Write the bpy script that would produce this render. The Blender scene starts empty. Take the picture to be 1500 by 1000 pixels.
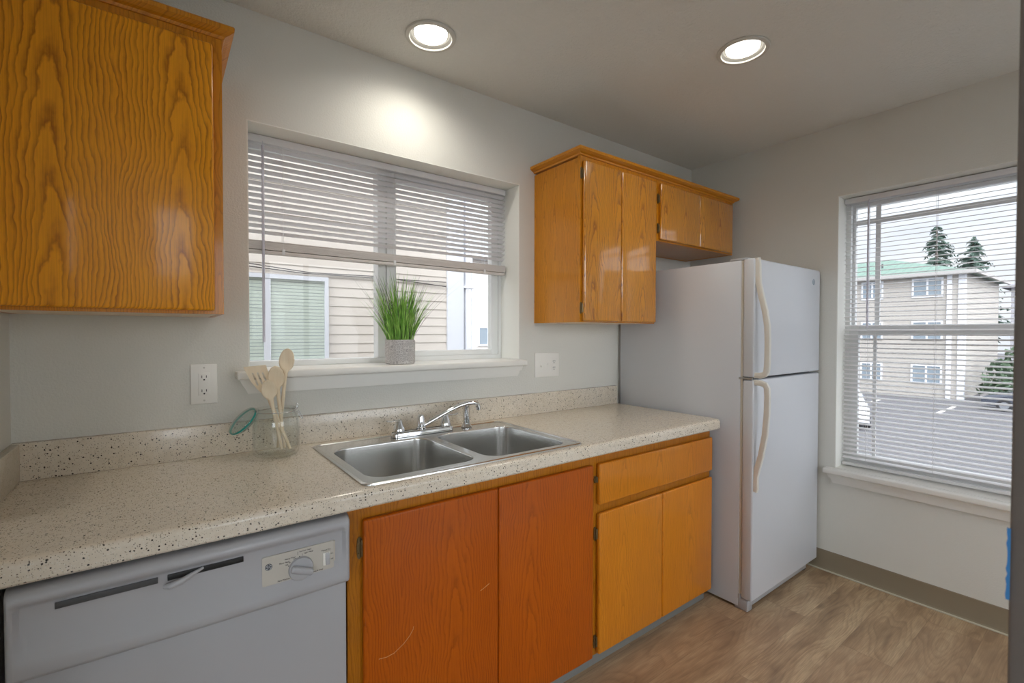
import bpy, bmesh, math, random
from mathutils import Vector, Matrix
random.seed(7)
S = bpy.context.scene
COL = S.collection
PI = math.pi

# ------------------------------------------------------------------ camera, world, exposure
cam_d = bpy.data.cameras.new('camera')
cam_d.sensor_width = 36.0
cam_d.lens = 689.586 * 36 / 1500
cam_d.clip_start = 0.05
cam_d.clip_end = 500
cam = bpy.data.objects.new('camera', cam_d)
COL.objects.link(cam)
_y, _p, _r = [math.radians(v) for v in (-36.7401, -0.9782, 0.0702)]
_F = Vector((math.sin(-_y) * math.cos(_p), math.cos(_y) * math.cos(_p), math.sin(_p)))
_R0 = Vector((math.cos(_y), math.sin(_y), 0))
_U0 = _R0.cross(_F)
_R = _R0 * math.cos(_r) + _U0 * math.sin(_r)
_U = -_R0 * math.sin(_r) + _U0 * math.cos(_r)
_m = Matrix((_R, _U, -_F)).transposed().to_4x4()
_m.translation = Vector((0.365, -1.9184, 1.3342))
cam.matrix_world = _m
cam_d.dof.use_dof = True
cam_d.dof.focus_distance = 2.6
cam_d.dof.aperture_fstop = 8.0
S.camera = cam

S.view_settings.view_transform = 'Standard'
S.view_settings.look = 'None'
S.view_settings.exposure = 0.0
S.view_settings.gamma = 1.0
S.view_settings.use_curve_mapping = False
S.cycles.use_denoising = True
S.cycles.max_bounces = 10
S.cycles.diffuse_bounces = 6
S.cycles.glossy_bounces = 5
S.cycles.transparent_max_bounces = 24
S.cycles.sample_clamp_indirect = 6.0
S.cycles.caustics_reflective = False
S.cycles.caustics_refractive = False

SKY_LOW, SKY_HIGH = 1.2, 2.2
SKY_SUN_SIDE = 5.2   # how much brighter the cloud is on the side of the sun
LAMP = 9.0           # glow of the lenses of the two recessed lamps
DOWN = (20.0, 19.0)  # watts of their downlights
SUN = 0.15

world = bpy.data.worlds.new('overcast_sky')
S.world = world
world.use_nodes = True
nt = world.node_tree
nt.nodes.clear()
tc = nt.nodes.new('ShaderNodeTexCoord')
sep = nt.nodes.new('ShaderNodeSeparateXYZ')
nt.links.new(tc.outputs['Generated'], sep.inputs[0])
mr = nt.nodes.new('ShaderNodeMapRange')
mr.inputs['From Min'].default_value = 0.05
mr.inputs['From Max'].default_value = 0.8
mr.inputs['To Min'].default_value = SKY_LOW
mr.inputs['To Max'].default_value = SKY_HIGH
nt.links.new(sep.outputs['Z'], mr.inputs['Value'])
cl = nt.nodes.new('ShaderNodeTexNoise')
cl.inputs['Scale'].default_value = 3.0
cl.inputs['Detail'].default_value = 4.0
mpc = nt.nodes.new('ShaderNodeMapping')
mpc.inputs['Scale'].default_value = (1, 1, 3.5)
nt.links.new(tc.outputs['Generated'], mpc.inputs[0])
nt.links.new(mpc.outputs[0], cl.inputs['Vector'])
cr = nt.nodes.new('ShaderNodeValToRGB')
cr.color_ramp.elements[0].position = 0.35
cr.color_ramp.elements[0].color = (0.71, 0.75, 0.85, 1)
cr.color_ramp.elements[1].position = 0.65
cr.color_ramp.elements[1].color = (0.93, 0.955, 1.0, 1)
nt.links.new(cl.outputs['Fac'], cr.inputs[0])
bgn = nt.nodes.new('ShaderNodeBackground')
nt.links.new(cr.outputs[0], bgn.inputs['Color'])
dt = nt.nodes.new('ShaderNodeVectorMath'); dt.operation = 'DOT_PRODUCT'     # the brighter side of the overcast, where the sun is
nt.links.new(tc.outputs['Generated'], dt.inputs[0])
dt.inputs[1].default_value = Vector((-0.50, -0.80, 0.33)).normalized()
gl = nt.nodes.new('ShaderNodeMapRange'); gl.interpolation_type = 'SMOOTHSTEP'
gl.inputs['From Min'].default_value = 0.1
gl.inputs['From Max'].default_value = 1.0
gl.inputs['To Min'].default_value = 1.0
gl.inputs['To Max'].default_value = SKY_SUN_SIDE
nt.links.new(dt.outputs['Value'], gl.inputs['Value'])
ml = nt.nodes.new('ShaderNodeMath'); ml.operation = 'MULTIPLY'
nt.links.new(mr.outputs[0], ml.inputs[0]); nt.links.new(gl.outputs[0], ml.inputs[1])
nt.links.new(ml.outputs[0], bgn.inputs['Strength'])
wo = nt.nodes.new('ShaderNodeOutputWorld')
nt.links.new(bgn.outputs[0], wo.inputs['Surface'])

sun_d = bpy.data.lights.new('sun', 'SUN')
sun_d.energy = SUN
sun_d.angle = math.radians(40)
sun_d.color = (1.0, 0.97, 0.93)
sun = bpy.data.objects.new('sun', sun_d)
COL.objects.link(sun)
sun.rotation_euler = Vector((0.55, 0.55, -0.75)).to_track_quat('-Z', 'Y').to_euler()
sun.location = (-8, -8, 14)

# ------------------------------------------------------------------ dimensions (metres)
XW = 0.022                      # face of the kitchen's short left wall
XR, H = 3.374, 2.485
YB = -4.6                       # rear wall of the room behind the camera
W1 = (0.617, 1.8445, 1.2, 2.096)      # back wall window opening x0 x1 z0 z1
W2 = (-1.92, -0.90, 0.588, 2.095)     # right wall window opening y0 y1 z0 z1
W3 = (-3.3, -0.50, 0.85, 2.36)         # two unseen windows behind the camera, sized and parted to shape the daylight
W5 = (0.72, 3.3, 0.85, 2.36)
XL = -3.4                       # far side of the living area behind the camera
YL = -1.25                      # the kitchen's left wall ends here
CT = 0.914
CR = 2.573                      # right end of the worktop
CF = -0.684                     # front of the worktop
DF = -0.656                     # front of the base doors

# ------------------------------------------------------------------ materials
def new_mat(name):
    m = bpy.data.materials.new(name)
    m.use_nodes = True
    n = m.node_tree
    return m, n, n.nodes['Principled BSDF']

def srgb(r, g, b):
    f = lambda c: (c / 255 / 12.92) if c / 255 <= 0.04045 else ((c / 255 + 0.055) / 1.055) ** 2.4
    return (f(r), f(g), f(b), 1)

class G:
    """small node-tree helper"""
    def __init__(s, n): s.n = n
    def node(s, t, **kw):
        nd = s.n.nodes.new(t)
        for k, v in kw.items(): setattr(nd, k, v)
        return nd
    def set(s, sock, v):
        if isinstance(v, bpy.types.NodeSocket): s.n.links.new(v, sock)
        else: sock.default_value = v
    def math(s, op, a, b=0.0, c=0.0):
        nd = s.node('ShaderNodeMath', operation=op)
        s.set(nd.inputs[0], a); s.set(nd.inputs[1], b); s.set(nd.inputs[2], c)
        return nd.outputs[0]
    def obj(s): return s.node('ShaderNodeTexCoord').outputs['Object']
    def sep(s, v):
        nd = s.node('ShaderNodeSeparateXYZ'); s.set(nd.inputs[0], v); return nd.outputs
    def comb(s, x, y, z):
        nd = s.node('ShaderNodeCombineXYZ')
        s.set(nd.inputs[0], x); s.set(nd.inputs[1], y); s.set(nd.inputs[2], z)
        return nd.outputs[0]
    def noise(s, v, scale, detail=2.0, rough=0.5, out='Fac'):
        nd = s.node('ShaderNodeTexNoise')
        s.set(nd.inputs['Vector'], v); s.set(nd.inputs['Scale'], scale)
        s.set(nd.inputs['Detail'], detail); s.set(nd.inputs['Roughness'], rough)
        return nd.outputs[out]
    def vmul(s, v, xyz):
        nd = s.node('ShaderNodeVectorMath', operation='MULTIPLY')
        s.set(nd.inputs[0], v); nd.inputs[1].default_value = xyz
        return nd.outputs[0]
    def vadd(s, v, w):
        nd = s.node('ShaderNodeVectorMath', operation='ADD')
        s.set(nd.inputs[0], v); s.set(nd.inputs[1], w)
        return nd.outputs[0]
    def ramp(s, f, stops, mode='LINEAR'):
        nd = s.node('ShaderNodeValToRGB')
        e = nd.color_ramp.elements
        nd.color_ramp.interpolation = mode
        while len(e) < len(stops): e.new(0.5)
        for el, (p, c) in zip(e, stops):
            el.position = p
            el.color = c if not isinstance(c, (int, float)) else (c, c, c, 1)
        s.set(nd.inputs[0], f)
        return nd.outputs[0]
    def mix(s, f, a, b, mode='MIX'):
        nd = s.node('ShaderNodeMix', data_type='RGBA', blend_type=mode)
        s.set(nd.inputs[0], f); s.set(nd.inputs[6], a); s.set(nd.inputs[7], b)
        return nd.outputs[2]
    def bump(s, h, strength, dist, bsdf):
        nd = s.node('ShaderNodeBump')
        nd.inputs['Strength'].default_value = strength
        nd.inputs['Distance'].default_value = dist
        s.set(nd.inputs['Height'], h)
        s.n.links.new(nd.outputs[0], bsdf.inputs['Normal'])

def plain(name, col, rough=0.5, metal=0.0, spec=0.5, coat=0.0, noise=0.0, nscale=40.0, bump=0.0, bscale=300.0):
    m, n, b = new_mat(name)
    g = G(n)
    b.inputs['Roughness'].default_value = rough
    b.inputs['Metallic'].default_value = metal
    b.inputs['Specular IOR Level'].default_value = spec
    if coat:
        b.inputs['Coat Weight'].default_value = coat
        b.inputs['Coat Roughness'].default_value = 0.08
    f = g.noise(g.obj(), nscale, 3.0)
    lo = tuple(c * (1 - noise) for c in col[:3]) + (1,)
    hi = tuple(min(1, c * (1 + noise)) for c in col[:3]) + (1,)
    g.set(b.inputs['Base Color'], g.mix(f, lo, hi))
    if bump:
        g.bump(g.noise(g.obj(), bscale, 2.0), bump, 0.002, b)
    return m

def oak(name, light, mid, dark, period=0.13, centre=0.0, slope=0.06, freq=130.0, base=0.0, rough=0.28, seed=0.0, contrast=1.0, coat=0.35, ior=1.5):
    m, n, b = new_mat(name)
    g = G(n)
    o = g.obj()
    sx, sy, sz = g.sep(o)
    u = g.math('ADD', sx, sy)
    seedv = g.comb(seed, seed * 1.7, seed * 0.6)
    v3 = g.vadd(g.comb(u, 0.0, sz), seedv)
    low = g.noise(g.vmul(v3, (4, 1, 2.2)), 1.5, 2.0)
    u2 = g.math('ADD', u, g.math('MULTIPLY', g.math('SUBTRACT', low, 0.5), 0.075))
    pp = g.math('PINGPONG', g.math('SUBTRACT', u2, centre), period)
    wob = g.noise(g.vmul(v3, (22, 1, 9)), 1.0, 3.0, 0.55)
    pp = g.math('ADD', pp, g.math('MULTIPLY', g.math('SUBTRACT', wob, 0.5), 0.024))
    dep = g.math('MULTIPLY', g.math('SUBTRACT', sz, base), slope)
    jig = g.noise(g.vmul(v3, (60, 1, 30)), 1.0, 2.0)
    dep = g.math('ADD', dep, g.math('MULTIPLY', jig, 0.006))
    r = g.math('SQRT', g.math('ADD', g.math('MULTIPLY', pp, pp), g.math('MULTIPLY', dep, dep)))
    ph = g.math('FRACT', g.math('MULTIPLY', r, freq))
    ring = g.ramp(ph, [(0.0, 0.20), (0.09, 1.0), (0.26, 0.50), (0.55, 0.10), (0.95, 0.0), (1.0, 0.20)])
    pores = g.noise(g.vmul(v3, (420, 1, 9)), 1.0, 2.0, 0.6)
    pores = g.ramp(pores, [(0.40, 1.0), (0.58, 0.0)])
    tone = g.noise(g.vmul(v3, (5, 1, 1.5)), 1.0, 2.0)
    c = g.mix(tone, light, mid)
    vary = g.ramp(g.noise(g.vmul(v3, (30, 1, 4)), 1.0, 2.0), [(0.3, 0.45), (0.65, 1.0)])
    c = g.mix(g.math('MULTIPLY', g.math('MULTIPLY', ring, vary), 0.85 * contrast), c, dark)
    c = g.mix(g.math('MULTIPLY', pores, g.math('MULTIPLY_ADD', ring, 0.35 * contrast, 0.14)), c, dark)
    g.set(b.inputs['Base Color'], c)
    b.inputs['Roughness'].default_value = rough
    b.inputs['Coat Weight'].default_value = coat
    b.inputs['Coat Roughness'].default_value = 0.10
    b.inputs['Coat IOR'].default_value = ior
    b.inputs['Specular IOR Level'].default_value = 0.25
    g.bump(g.math('ADD', pores, ring), 0.10, 0.0006, b)
    return m

def glass_mat(name, tint=(1, 1, 1, 1), ior=1.45, gloss_rough=0.0, scale=1.0):
    """thin clear pane: mostly see-through with a Fresnel reflection"""
    m = bpy.data.materials.new(name)
    m.use_nodes = True
    n = m.node_tree
    n.nodes.clear()
    g = G(n)
    tr = g.node('ShaderNodeBsdfTransparent'); tr.inputs[0].default_value = tint
    gl = g.node('ShaderNodeBsdfGlossy'); gl.inputs['Roughness'].default_value = gloss_rough
    fr = g.node('ShaderNodeLayerWeight'); fr.inputs['Blend'].default_value = 0.5
    f5 = g.math('MULTIPLY_ADD', g.math('POWER', fr.outputs['Facing'], 3.6), 0.85, 0.05)
    mx = g.node('ShaderNodeMixShader')
    n.links.new(g.math('MULTIPLY', f5, scale), mx.inputs[0])
    n.links.new(tr.outputs[0], mx.inputs[1]); n.links.new(gl.outputs[0], mx.inputs[2])
    out = g.node('ShaderNodeOutputMaterial')
    n.links.new(mx.outputs[0], out.inputs[0])
    return m

M = {}
def _wall(name, col, bump, scale, rough=0.75):
    m, n, b = new_mat(name)
    g = G(n)
    o = g.obj()
    t = g.noise(o, 1.3, 3.0)
    g.set(b.inputs['Base Color'], g.mix(t, tuple(c * 0.97 for c in col[:3]) + (1,), col))
    b.inputs['Roughness'].default_value = rough
    b.inputs['Specular IOR Level'].default_value = 0.3
    h = g.noise(o, scale, 3.0, 0.6)
    h = g.ramp(h, [(0.38, 0.0), (0.62, 1.0)])
    g.bump(h, bump, 0.002, b)
    return m
M['wall'] = _wall('wall_paint', srgb(220, 219, 212), 0.22, 150)
M['ceiling'] = _wall('ceiling_paint', srgb(226, 226, 221), 0.6, 75, 0.9)
M['reveal'] = _wall('reveal_paint', srgb(236, 236, 230), 0.10, 150)
M['trim'] = plain('trim_paint', srgb(232, 230, 224), 0.35, noise=0.01)
M['partition'] = plain('partition_shade', srgb(112, 105, 100), 0.8, noise=0.05, nscale=20, bump=0.3, bscale=120)  # wall paint darkened: the shade on the wall end is in this colour
M['oak_gold'] = oak('oak_gold', srgb(252, 176, 34), srgb(240, 156, 22), srgb(158, 84, 6), centre=-0.2, base=-0.25, slope=0.060, freq=112, rough=0.30)
M['oak_gold_b'] = oak('oak_gold_b', srgb(226, 154, 30), srgb(208, 134, 20), srgb(132, 72, 6), period=0.09, centre=-0.28, slope=0.06, freq=120, base=-0.2, seed=3.1, contrast=1.0, rough=0.22, coat=1.0, ior=1.85)
M['oak_frame'] = oak('oak_frame', srgb(222, 150, 36), srgb(204, 130, 22), srgb(144, 80, 8), period=0.04, slope=0.03, freq=160, seed=5.2, rough=0.3, contrast=0.7)
M['oak_base'] = oak('oak_base', srgb(190, 122, 26), srgb(170, 102, 15), srgb(116, 62, 5), period=0.04, slope=0.03, freq=160, seed=6.4, rough=0.35, contrast=0.7, coat=0.2)
M['oak_red'] = oak('oak_red', srgb(192, 98, 12), srgb(170, 76, 5), srgb(112, 44, 2), period=0.16, centre=0.3, slope=0.05, freq=120, base=-0.4, seed=7.7, contrast=0.6, rough=0.36, coat=0.12)
M['oak_honey'] = oak('oak_honey', srgb(222, 142, 34), srgb(202, 120, 22), srgb(144, 78, 8), period=0.12, centre=0.22, slope=0.05, freq=140, base=-0.3, seed=9.3, contrast=0.45, rough=0.3, coat=0.35)
M['scratch'] = plain('scratch_pale', srgb(214, 172, 120), 0.7)
M['melamine'] = plain('melamine', srgb(225, 205, 180), 0.5)
M['dark_inside'] = plain('dark_inside', srgb(40, 30, 22), 0.8)

def _granite():
    m, n, b = new_mat('speckled_laminate')
    g = G(n)
    o = g.obj()
    base = g.mix(g.noise(o, 55, 4.0, 0.7), srgb(198, 188, 171), srgb(238, 231, 219))
    base = g.mix(g.math('MULTIPLY', g.noise(o, 6, 2.0), 0.5), base, srgb(220, 204, 177))
    for sc, thr, col, seed in ((260, 0.70, srgb(76, 63, 50), 0.0), (170, 0.82, srgb(46, 38, 32), 4.0), (330, 0.66, srgb(126, 108, 86), 9.0), (300, 0.78, srgb(224, 219, 208), 2.0)):
        v = g.node('ShaderNodeTexVoronoi'); v.inputs['Scale'].default_value = sc
        g.set(v.inputs['Vector'], g.vadd(o, (seed, seed * .3, seed * .7)))
        s3 = g.sep(v.outputs['Color'])
        pick = g.math('GREATER_THAN', s3[0], thr)
        size = g.math('MULTIPLY_ADD', s3[1], 0.25, 0.14)
        near = g.math('LESS_THAN', v.outputs['Distance'], size)
        base = g.mix(g.math('MULTIPLY', pick, near), base, col)
    g.set(b.inputs['Base Color'], base)
    b.inputs['Roughness'].default_value = 0.22
    b.inputs['Coat Weight'].default_value = 0.3
    b.inputs['Coat Roughness'].default_value = 0.12
    return m
M['granite'] = _granite()

def _floor():
    m, n, b = new_mat('wood_plank_floor')
    g = G(n)
    o = g.obj()
    x, y, z = g.sep(o)
    w, L = 0.178, 1.22
    ry = g.math('DIVIDE', g.math('ADD', y, 20.03), w)
    row = g.math('FLOOR', ry)
    wn = g.node('ShaderNodeTexWhiteNoise', noise_dimensions='1D'); g.set(wn.inputs['W'], row)
    rx = g.math('DIVIDE', g.math('ADD', x, g.math('MULTIPLY', wn.outputs['Value'], L)), L)
    colm = g.math('FLOOR', rx)
    w2 = g.node('ShaderNodeTexWhiteNoise', noise_dimensions='2D'); g.set(w2.inputs['Vector'], g.comb(row, colm, 0))
    rnd = g.sep(w2.outputs['Color'])
    off = g.comb(g.math('MULTIPLY', rnd[0], 30), g.math('MULTIPLY', rnd[1], 30), 0.0)
    v = g.vadd(o, off)
    big = g.noise(g.vmul(v, (2.2, 9, 1)), 1.0, 3.0, 0.6)
    dist = g.noise(g.vmul(v, (1.9, 8.5, 1)), 1.0, 1.2, 0.4)
    rings = g.math('FRACT', g.math('MULTIPLY', dist, 15.0))
    rings = g.ramp(rings, [(0.0, 0.4), (0.10, 1.0), (0.4, 0.35), (0.85, 0.0), (1.0, 0.4)])
    fine = g.noise(g.vmul(v, (10, 260, 1)), 1.0, 3.0, 0.6)
    c = g.ramp(big, [(0.30, srgb(146, 120, 92)), (0.5, srgb(188, 160, 126)), (0.70, srgb(212, 188, 152))])
    c = g.mix(g.math('MULTIPLY', g.math('MULTIPLY', rings, g.ramp(big, [(0.35, 1.0), (0.65, 0.35)])), 0.5), c, srgb(108, 86, 68))
    c = g.mix(g.math('MULTIPLY', g.ramp(fine, [(0.42, 1.0), (0.6, 0.0)]), 0.30), c, srgb(112, 90, 70))
    c = g.mix(g.math('MULTIPLY', rnd[2], 0.35), c, srgb(160, 130, 104))
    kn = g.node('ShaderNodeTexVoronoi'); kn.inputs['Scale'].default_value = 1.0
    g.set(kn.inputs['Vector'], g.vmul(v, (2.4, 6.5, 1)))
    k = g.ramp(kn.outputs['Distance'], [(0.0, 1.0), (0.05, 0.75), (0.13, 0.0)])
    c = g.mix(g.math('MULTIPLY', k, 0.8), c, srgb(78, 60, 46))
    fy = g.math('ABSOLUTE', g.math('SUBTRACT', g.math('FRACT', ry), 0.5))
    fx = g.math('ABSOLUTE', g.math('SUBTRACT', g.math('FRACT', rx), 0.5))
    seam = g.math('MAXIMUM', g.math('GREATER_THAN', fy, 0.493), g.math('GREATER_THAN', fx, 0.4990))
    c = g.mix(g.math('MULTIPLY', seam, 0.32), c, srgb(92, 74, 58))
    g.set(b.inputs['Base Color'], c)
    b.inputs['Roughness'].default_value = 0.42
    g.bump(g.math('SUBTRACT', fine, seam), 0.12, 0.0008, b)
    return m
M['floor'] = _floor()
M['carpet'] = plain('pale_bounce_carpet', srgb(226, 227, 228), 0.95, noise=0.04, nscale=30)  # pale and neutral so that it bounces light to the ceiling
M['cove_base'] = plain('rubber_cove_base', srgb(138, 126, 106), 0.45, noise=0.05, nscale=12)
M['caulk'] = plain('caulk_bead', srgb(196, 192, 172), 0.5)
M['toe'] = plain('toe_kick_vinyl', srgb(122, 123, 120), 0.5, noise=0.05)
M['appliance'] = plain('white_enamel', srgb(172, 173, 177), 0.28, noise=0.005, coat=0.3)
M['fridge'] = plain('textured_white_steel', srgb(204, 207, 213), 0.30, noise=0.005, bump=0.06, bscale=900)
M['cream'] = plain('cream_plastic', srgb(222, 220, 213), 0.4)
M['panel_beige'] = plain('control_panel_beige', srgb(194, 190, 181), 0.45)
M['gasket'] = plain('grey_gasket', srgb(196, 190, 178), 0.6)
M['black'] = plain('black_plastic', srgb(22, 23, 24), 0.5)
M['slot'] = plain('dark_slot', srgb(70, 71, 73), 0.5)
M['ink'] = plain('panel_ink', srgb(62, 60, 60), 0.6)
M['navy'] = plain('badge_navy', srgb(38, 40, 52), 0.35)
M['badge_blue'] = plain('badge_steel_blue', srgb(126, 150, 168), 0.3, metal=0.3)
M['badge_light'] = plain('badge_light', srgb(205, 210, 216), 0.35)
M['plastic_white'] = plain('outlet_white', srgb(236, 234, 228), 0.35)
M['hinge'] = plain('antique_brass', srgb(120, 102, 70), 0.35, metal=0.7, noise=0.3, nscale=200)
M['hinge_steel'] = plain('hinge_steel', srgb(170, 170, 168), 0.35, metal=0.9)

def _steel():
    m, n, b = new_mat('brushed_steel')
    g = G(n)
    o = g.obj()
    s = g.noise(g.vmul(o, (12, 400, 400)), 1.0, 3.0)
    g.set(b.inputs['Base Color'], g.mix(s, (0.63, 0.63, 0.62, 1), (0.66, 0.66, 0.645, 1)))
    b.inputs['Metallic'].default_value = 1.0
    b.inputs['Roughness'].default_value = 0.22
    return m
M['steel'] = _steel()
M['chrome'] = plain('chrome', (0.80, 0.81, 0.83, 1), 0.06, metal=1.0)
M['glass'] = glass_mat('window_glass', (0.97, 0.98, 0.97, 1), 1.35, 0.0, 0.3)
M['jar_glass'] = glass_mat('jar_glass', (0.985, 0.995, 0.99, 1), 1.45, 0.02, 0.9)
M['lid_glass'] = glass_mat('lid_glass', (0.86, 0.94, 0.93, 1), 1.45, 0.03, 1.5)
M['teal'] = plain('teal_rubber', srgb(30, 160, 148), 0.4)
M['wire'] = plain('bail_wire', (0.7, 0.7, 0.72, 1), 0.25, metal=1.0)

def _beech():
    m, n, b = new_mat('pale_beech')
    g = G(n)
    f = g.noise(g.vmul(g.obj(), (150, 150, 12)), 1.0, 3.0)
    g.set(b.inputs['Base Color'], g.mix(f, srgb(226, 206, 174), srgb(240, 226, 200)))
    b.inputs['Roughness'].default_value = 0.6
    return m
M['beech'] = _beech()

def _pot():
    m, n, b = new_mat('embossed_ceramic')
    g = G(n)
    o = g.obj()
    v = g.node('ShaderNodeTexVoronoi'); v.inputs['Scale'].default_value = 75
    v.feature = 'DISTANCE_TO_EDGE'
    g.set(v.inputs['Vector'], o)
    w = g.math('SINE', g.math('MULTIPLY', v.outputs['Distance'], 26.0))
    f = g.ramp(w, [(0.2, 0.0), (0.7, 1.0)])
    g.set(b.inputs['Base Color'], g.mix(f, srgb(172, 168, 166), srgb(222, 219, 216)))
    b.inputs['Roughness'].default_value = 0.7
    g.bump(f, 0.6, 0.002, b)
    return m
M['pot'] = _pot()
M['soil'] = plain('dark_soil', srgb(40, 40, 24), 0.9)

def _grass():
    m, n, b = new_mat('grass_blade')
    g = G(n)
    x, y, z = g.sep(g.obj())
    f = g.math('MULTIPLY', z, 2.6)
    nz = g.noise(g.vmul(g.obj(), (90, 90, 3)), 1.0, 2.0)
    c = g.ramp(nz, [(0.3, srgb(84, 138, 40)), (0.5, srgb(132, 186, 72)), (0.72, srgb(186, 220, 122))])
    g.set(b.inputs['Base Color'], c)
    b.inputs['Roughness'].default_value = 0.45
    return m
M['grass'] = _grass()
M['grass_stem'] = plain('grass_stem', srgb(70, 70, 58), 0.7, noise=0.3, nscale=60)

def _slat():
    m, n, b = new_mat('blind_vinyl')
    g = G(n)
    g.set(b.inputs['Base Color'], srgb(242, 241, 242))
    b.inputs['Roughness'].default_value = 0.4
    tl = g.node('ShaderNodeBsdfTranslucent'); tl.inputs[0].default_value = srgb(226, 224, 224)
    mx = g.node('ShaderNodeMixShader'); mx.inputs[0].default_value = 0.2
    out = n.nodes['Material Output']
    n.links.new(b.outputs[0], mx.inputs[1]); n.links.new(tl.outputs[0], mx.inputs[2])
    n.links.new(mx.outputs[0], out.inputs[0])
    return m
M['slat'] = _slat()
M['rail'] = plain('blind_rail_white', srgb(222, 221, 222), 0.4)
M['stack'] = plain('blind_rail_taupe', srgb(210, 203, 198), 0.45)
M['wand'] = plain('wand_clear_plastic', srgb(200, 198, 210), 0.2)
M['vinyl'] = plain('window_vinyl', srgb(228, 229, 228), 0.4)
M['tape'] = plain('blue_painters_tape', srgb(60, 132, 196), 0.7, noise=0.1, nscale=60)
M['baffle'] = plain('lamp_trim_white', srgb(206, 204, 196), 0.45)
M['baffle_grey'] = plain('lamp_baffle_grey', srgb(120, 118, 112), 0.5)

def emit(name, col, strength):
    m = bpy.data.materials.new(name)
    m.use_nodes = True
    n = m.node_tree
    n.nodes.clear()
    e = n.nodes.new('ShaderNodeEmission')
    e.inputs[0].default_value = col
    e.inputs[1].default_value = strength
    o = n.nodes.new('ShaderNodeOutputMaterial')
    n.links.new(e.outputs[0], o.inputs[0])
    return m
M['lamp'] = emit('lamp_lens', (1.0, 0.95, 0.86, 1), LAMP)

# exterior
M['siding'] = plain('beige_lap_siding', srgb(200, 191, 181), 0.6, noise=0.02, nscale=3)
M['block_siding'] = plain('sky_block_siding', srgb(214, 206, 198), 0.7, noise=0.02, nscale=3)
M['ext_white'] = plain('exterior_white_trim', srgb(200, 201, 206), 0.5)
M['ext_pane'] = plain('exterior_dark_pane', srgb(120, 130, 138), 0.12, noise=0.1, nscale=2)
M['ext_blind'] = plain('exterior_blind', srgb(196, 202, 194), 0.5)
M['downspout'] = plain('downspout_white', srgb(222, 223, 228), 0.45)

def _courses(name, col, pitch, dark):
    m, n, b = new_mat(name)
    g = G(n)
    z = g.sep(g.obj())[2]
    f = g.math('FRACT', g.math('DIVIDE', z, pitch))
    g.set(b.inputs['Base Color'], g.mix(g.math('LESS_THAN', f, 0.14), col, dark))
    b.inputs['Roughness'].default_value = 0.7
    return m
M['far_siding'] = _courses('far_siding', srgb(162, 156, 149), 0.2, srgb(140, 135, 130))
M['wing_siding'] = _courses('wing_siding', srgb(194, 187, 180), 0.1, srgb(156, 150, 144))
M['grey_siding'] = _courses('grey_siding', srgb(170, 168, 172), 0.2, srgb(146, 144, 150))
def _roof():
    m, n, b = new_mat('green_metal_roof')
    g = G(n)
    x, y, z = g.sep(g.obj())
    f = g.math('FRACT', g.math('DIVIDE', g.math('ADD', y, g.math('MULTIPLY', x, 0.0)), 0.45))
    g.set(b.inputs['Base Color'], g.mix(g.math('LESS_THAN', f, 0.18), srgb(98, 122, 110), srgb(86, 110, 100)))
    b.inputs['Roughness'].default_value = 0.5
    return m
M['green_roof'] = _roof()
M['gutter'] = plain('gutter_paint', srgb(156, 152, 149), 0.5)
M['asphalt'] = plain('asphalt', srgb(88, 87, 90), 0.85, noise=0.08, nscale=0.7)
M['line_paint'] = plain('lot_line_paint', srgb(214, 208, 200), 0.8)
M['conifer'] = plain('conifer_needles', srgb(66, 84, 74), 0.8, noise=0.35, nscale=3)
M['shrub'] = plain('shrub_leaves', srgb(74, 92, 70), 0.8, noise=0.4, nscale=6)
M['bark'] = plain('bark', srgb(82, 68, 58), 0.9)
M['car_white'] = plain('car_paint_white', srgb(238, 238, 242), 0.2, coat=0.5)
M['car_dark'] = plain('car_paint_dark', srgb(60, 64, 74), 0.2, coat=0.5)
M['tail_red'] = plain('tail_lamp_red', srgb(206, 70, 66), 0.3)
M['hub'] = plain('wheel_hub', srgb(120, 122, 126), 0.4, metal=0.5)
M['tyre'] = plain('tyre', srgb(34, 34, 36), 0.8)
M['cable'] = plain('cable_black', srgb(70, 64, 62), 0.6)

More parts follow.
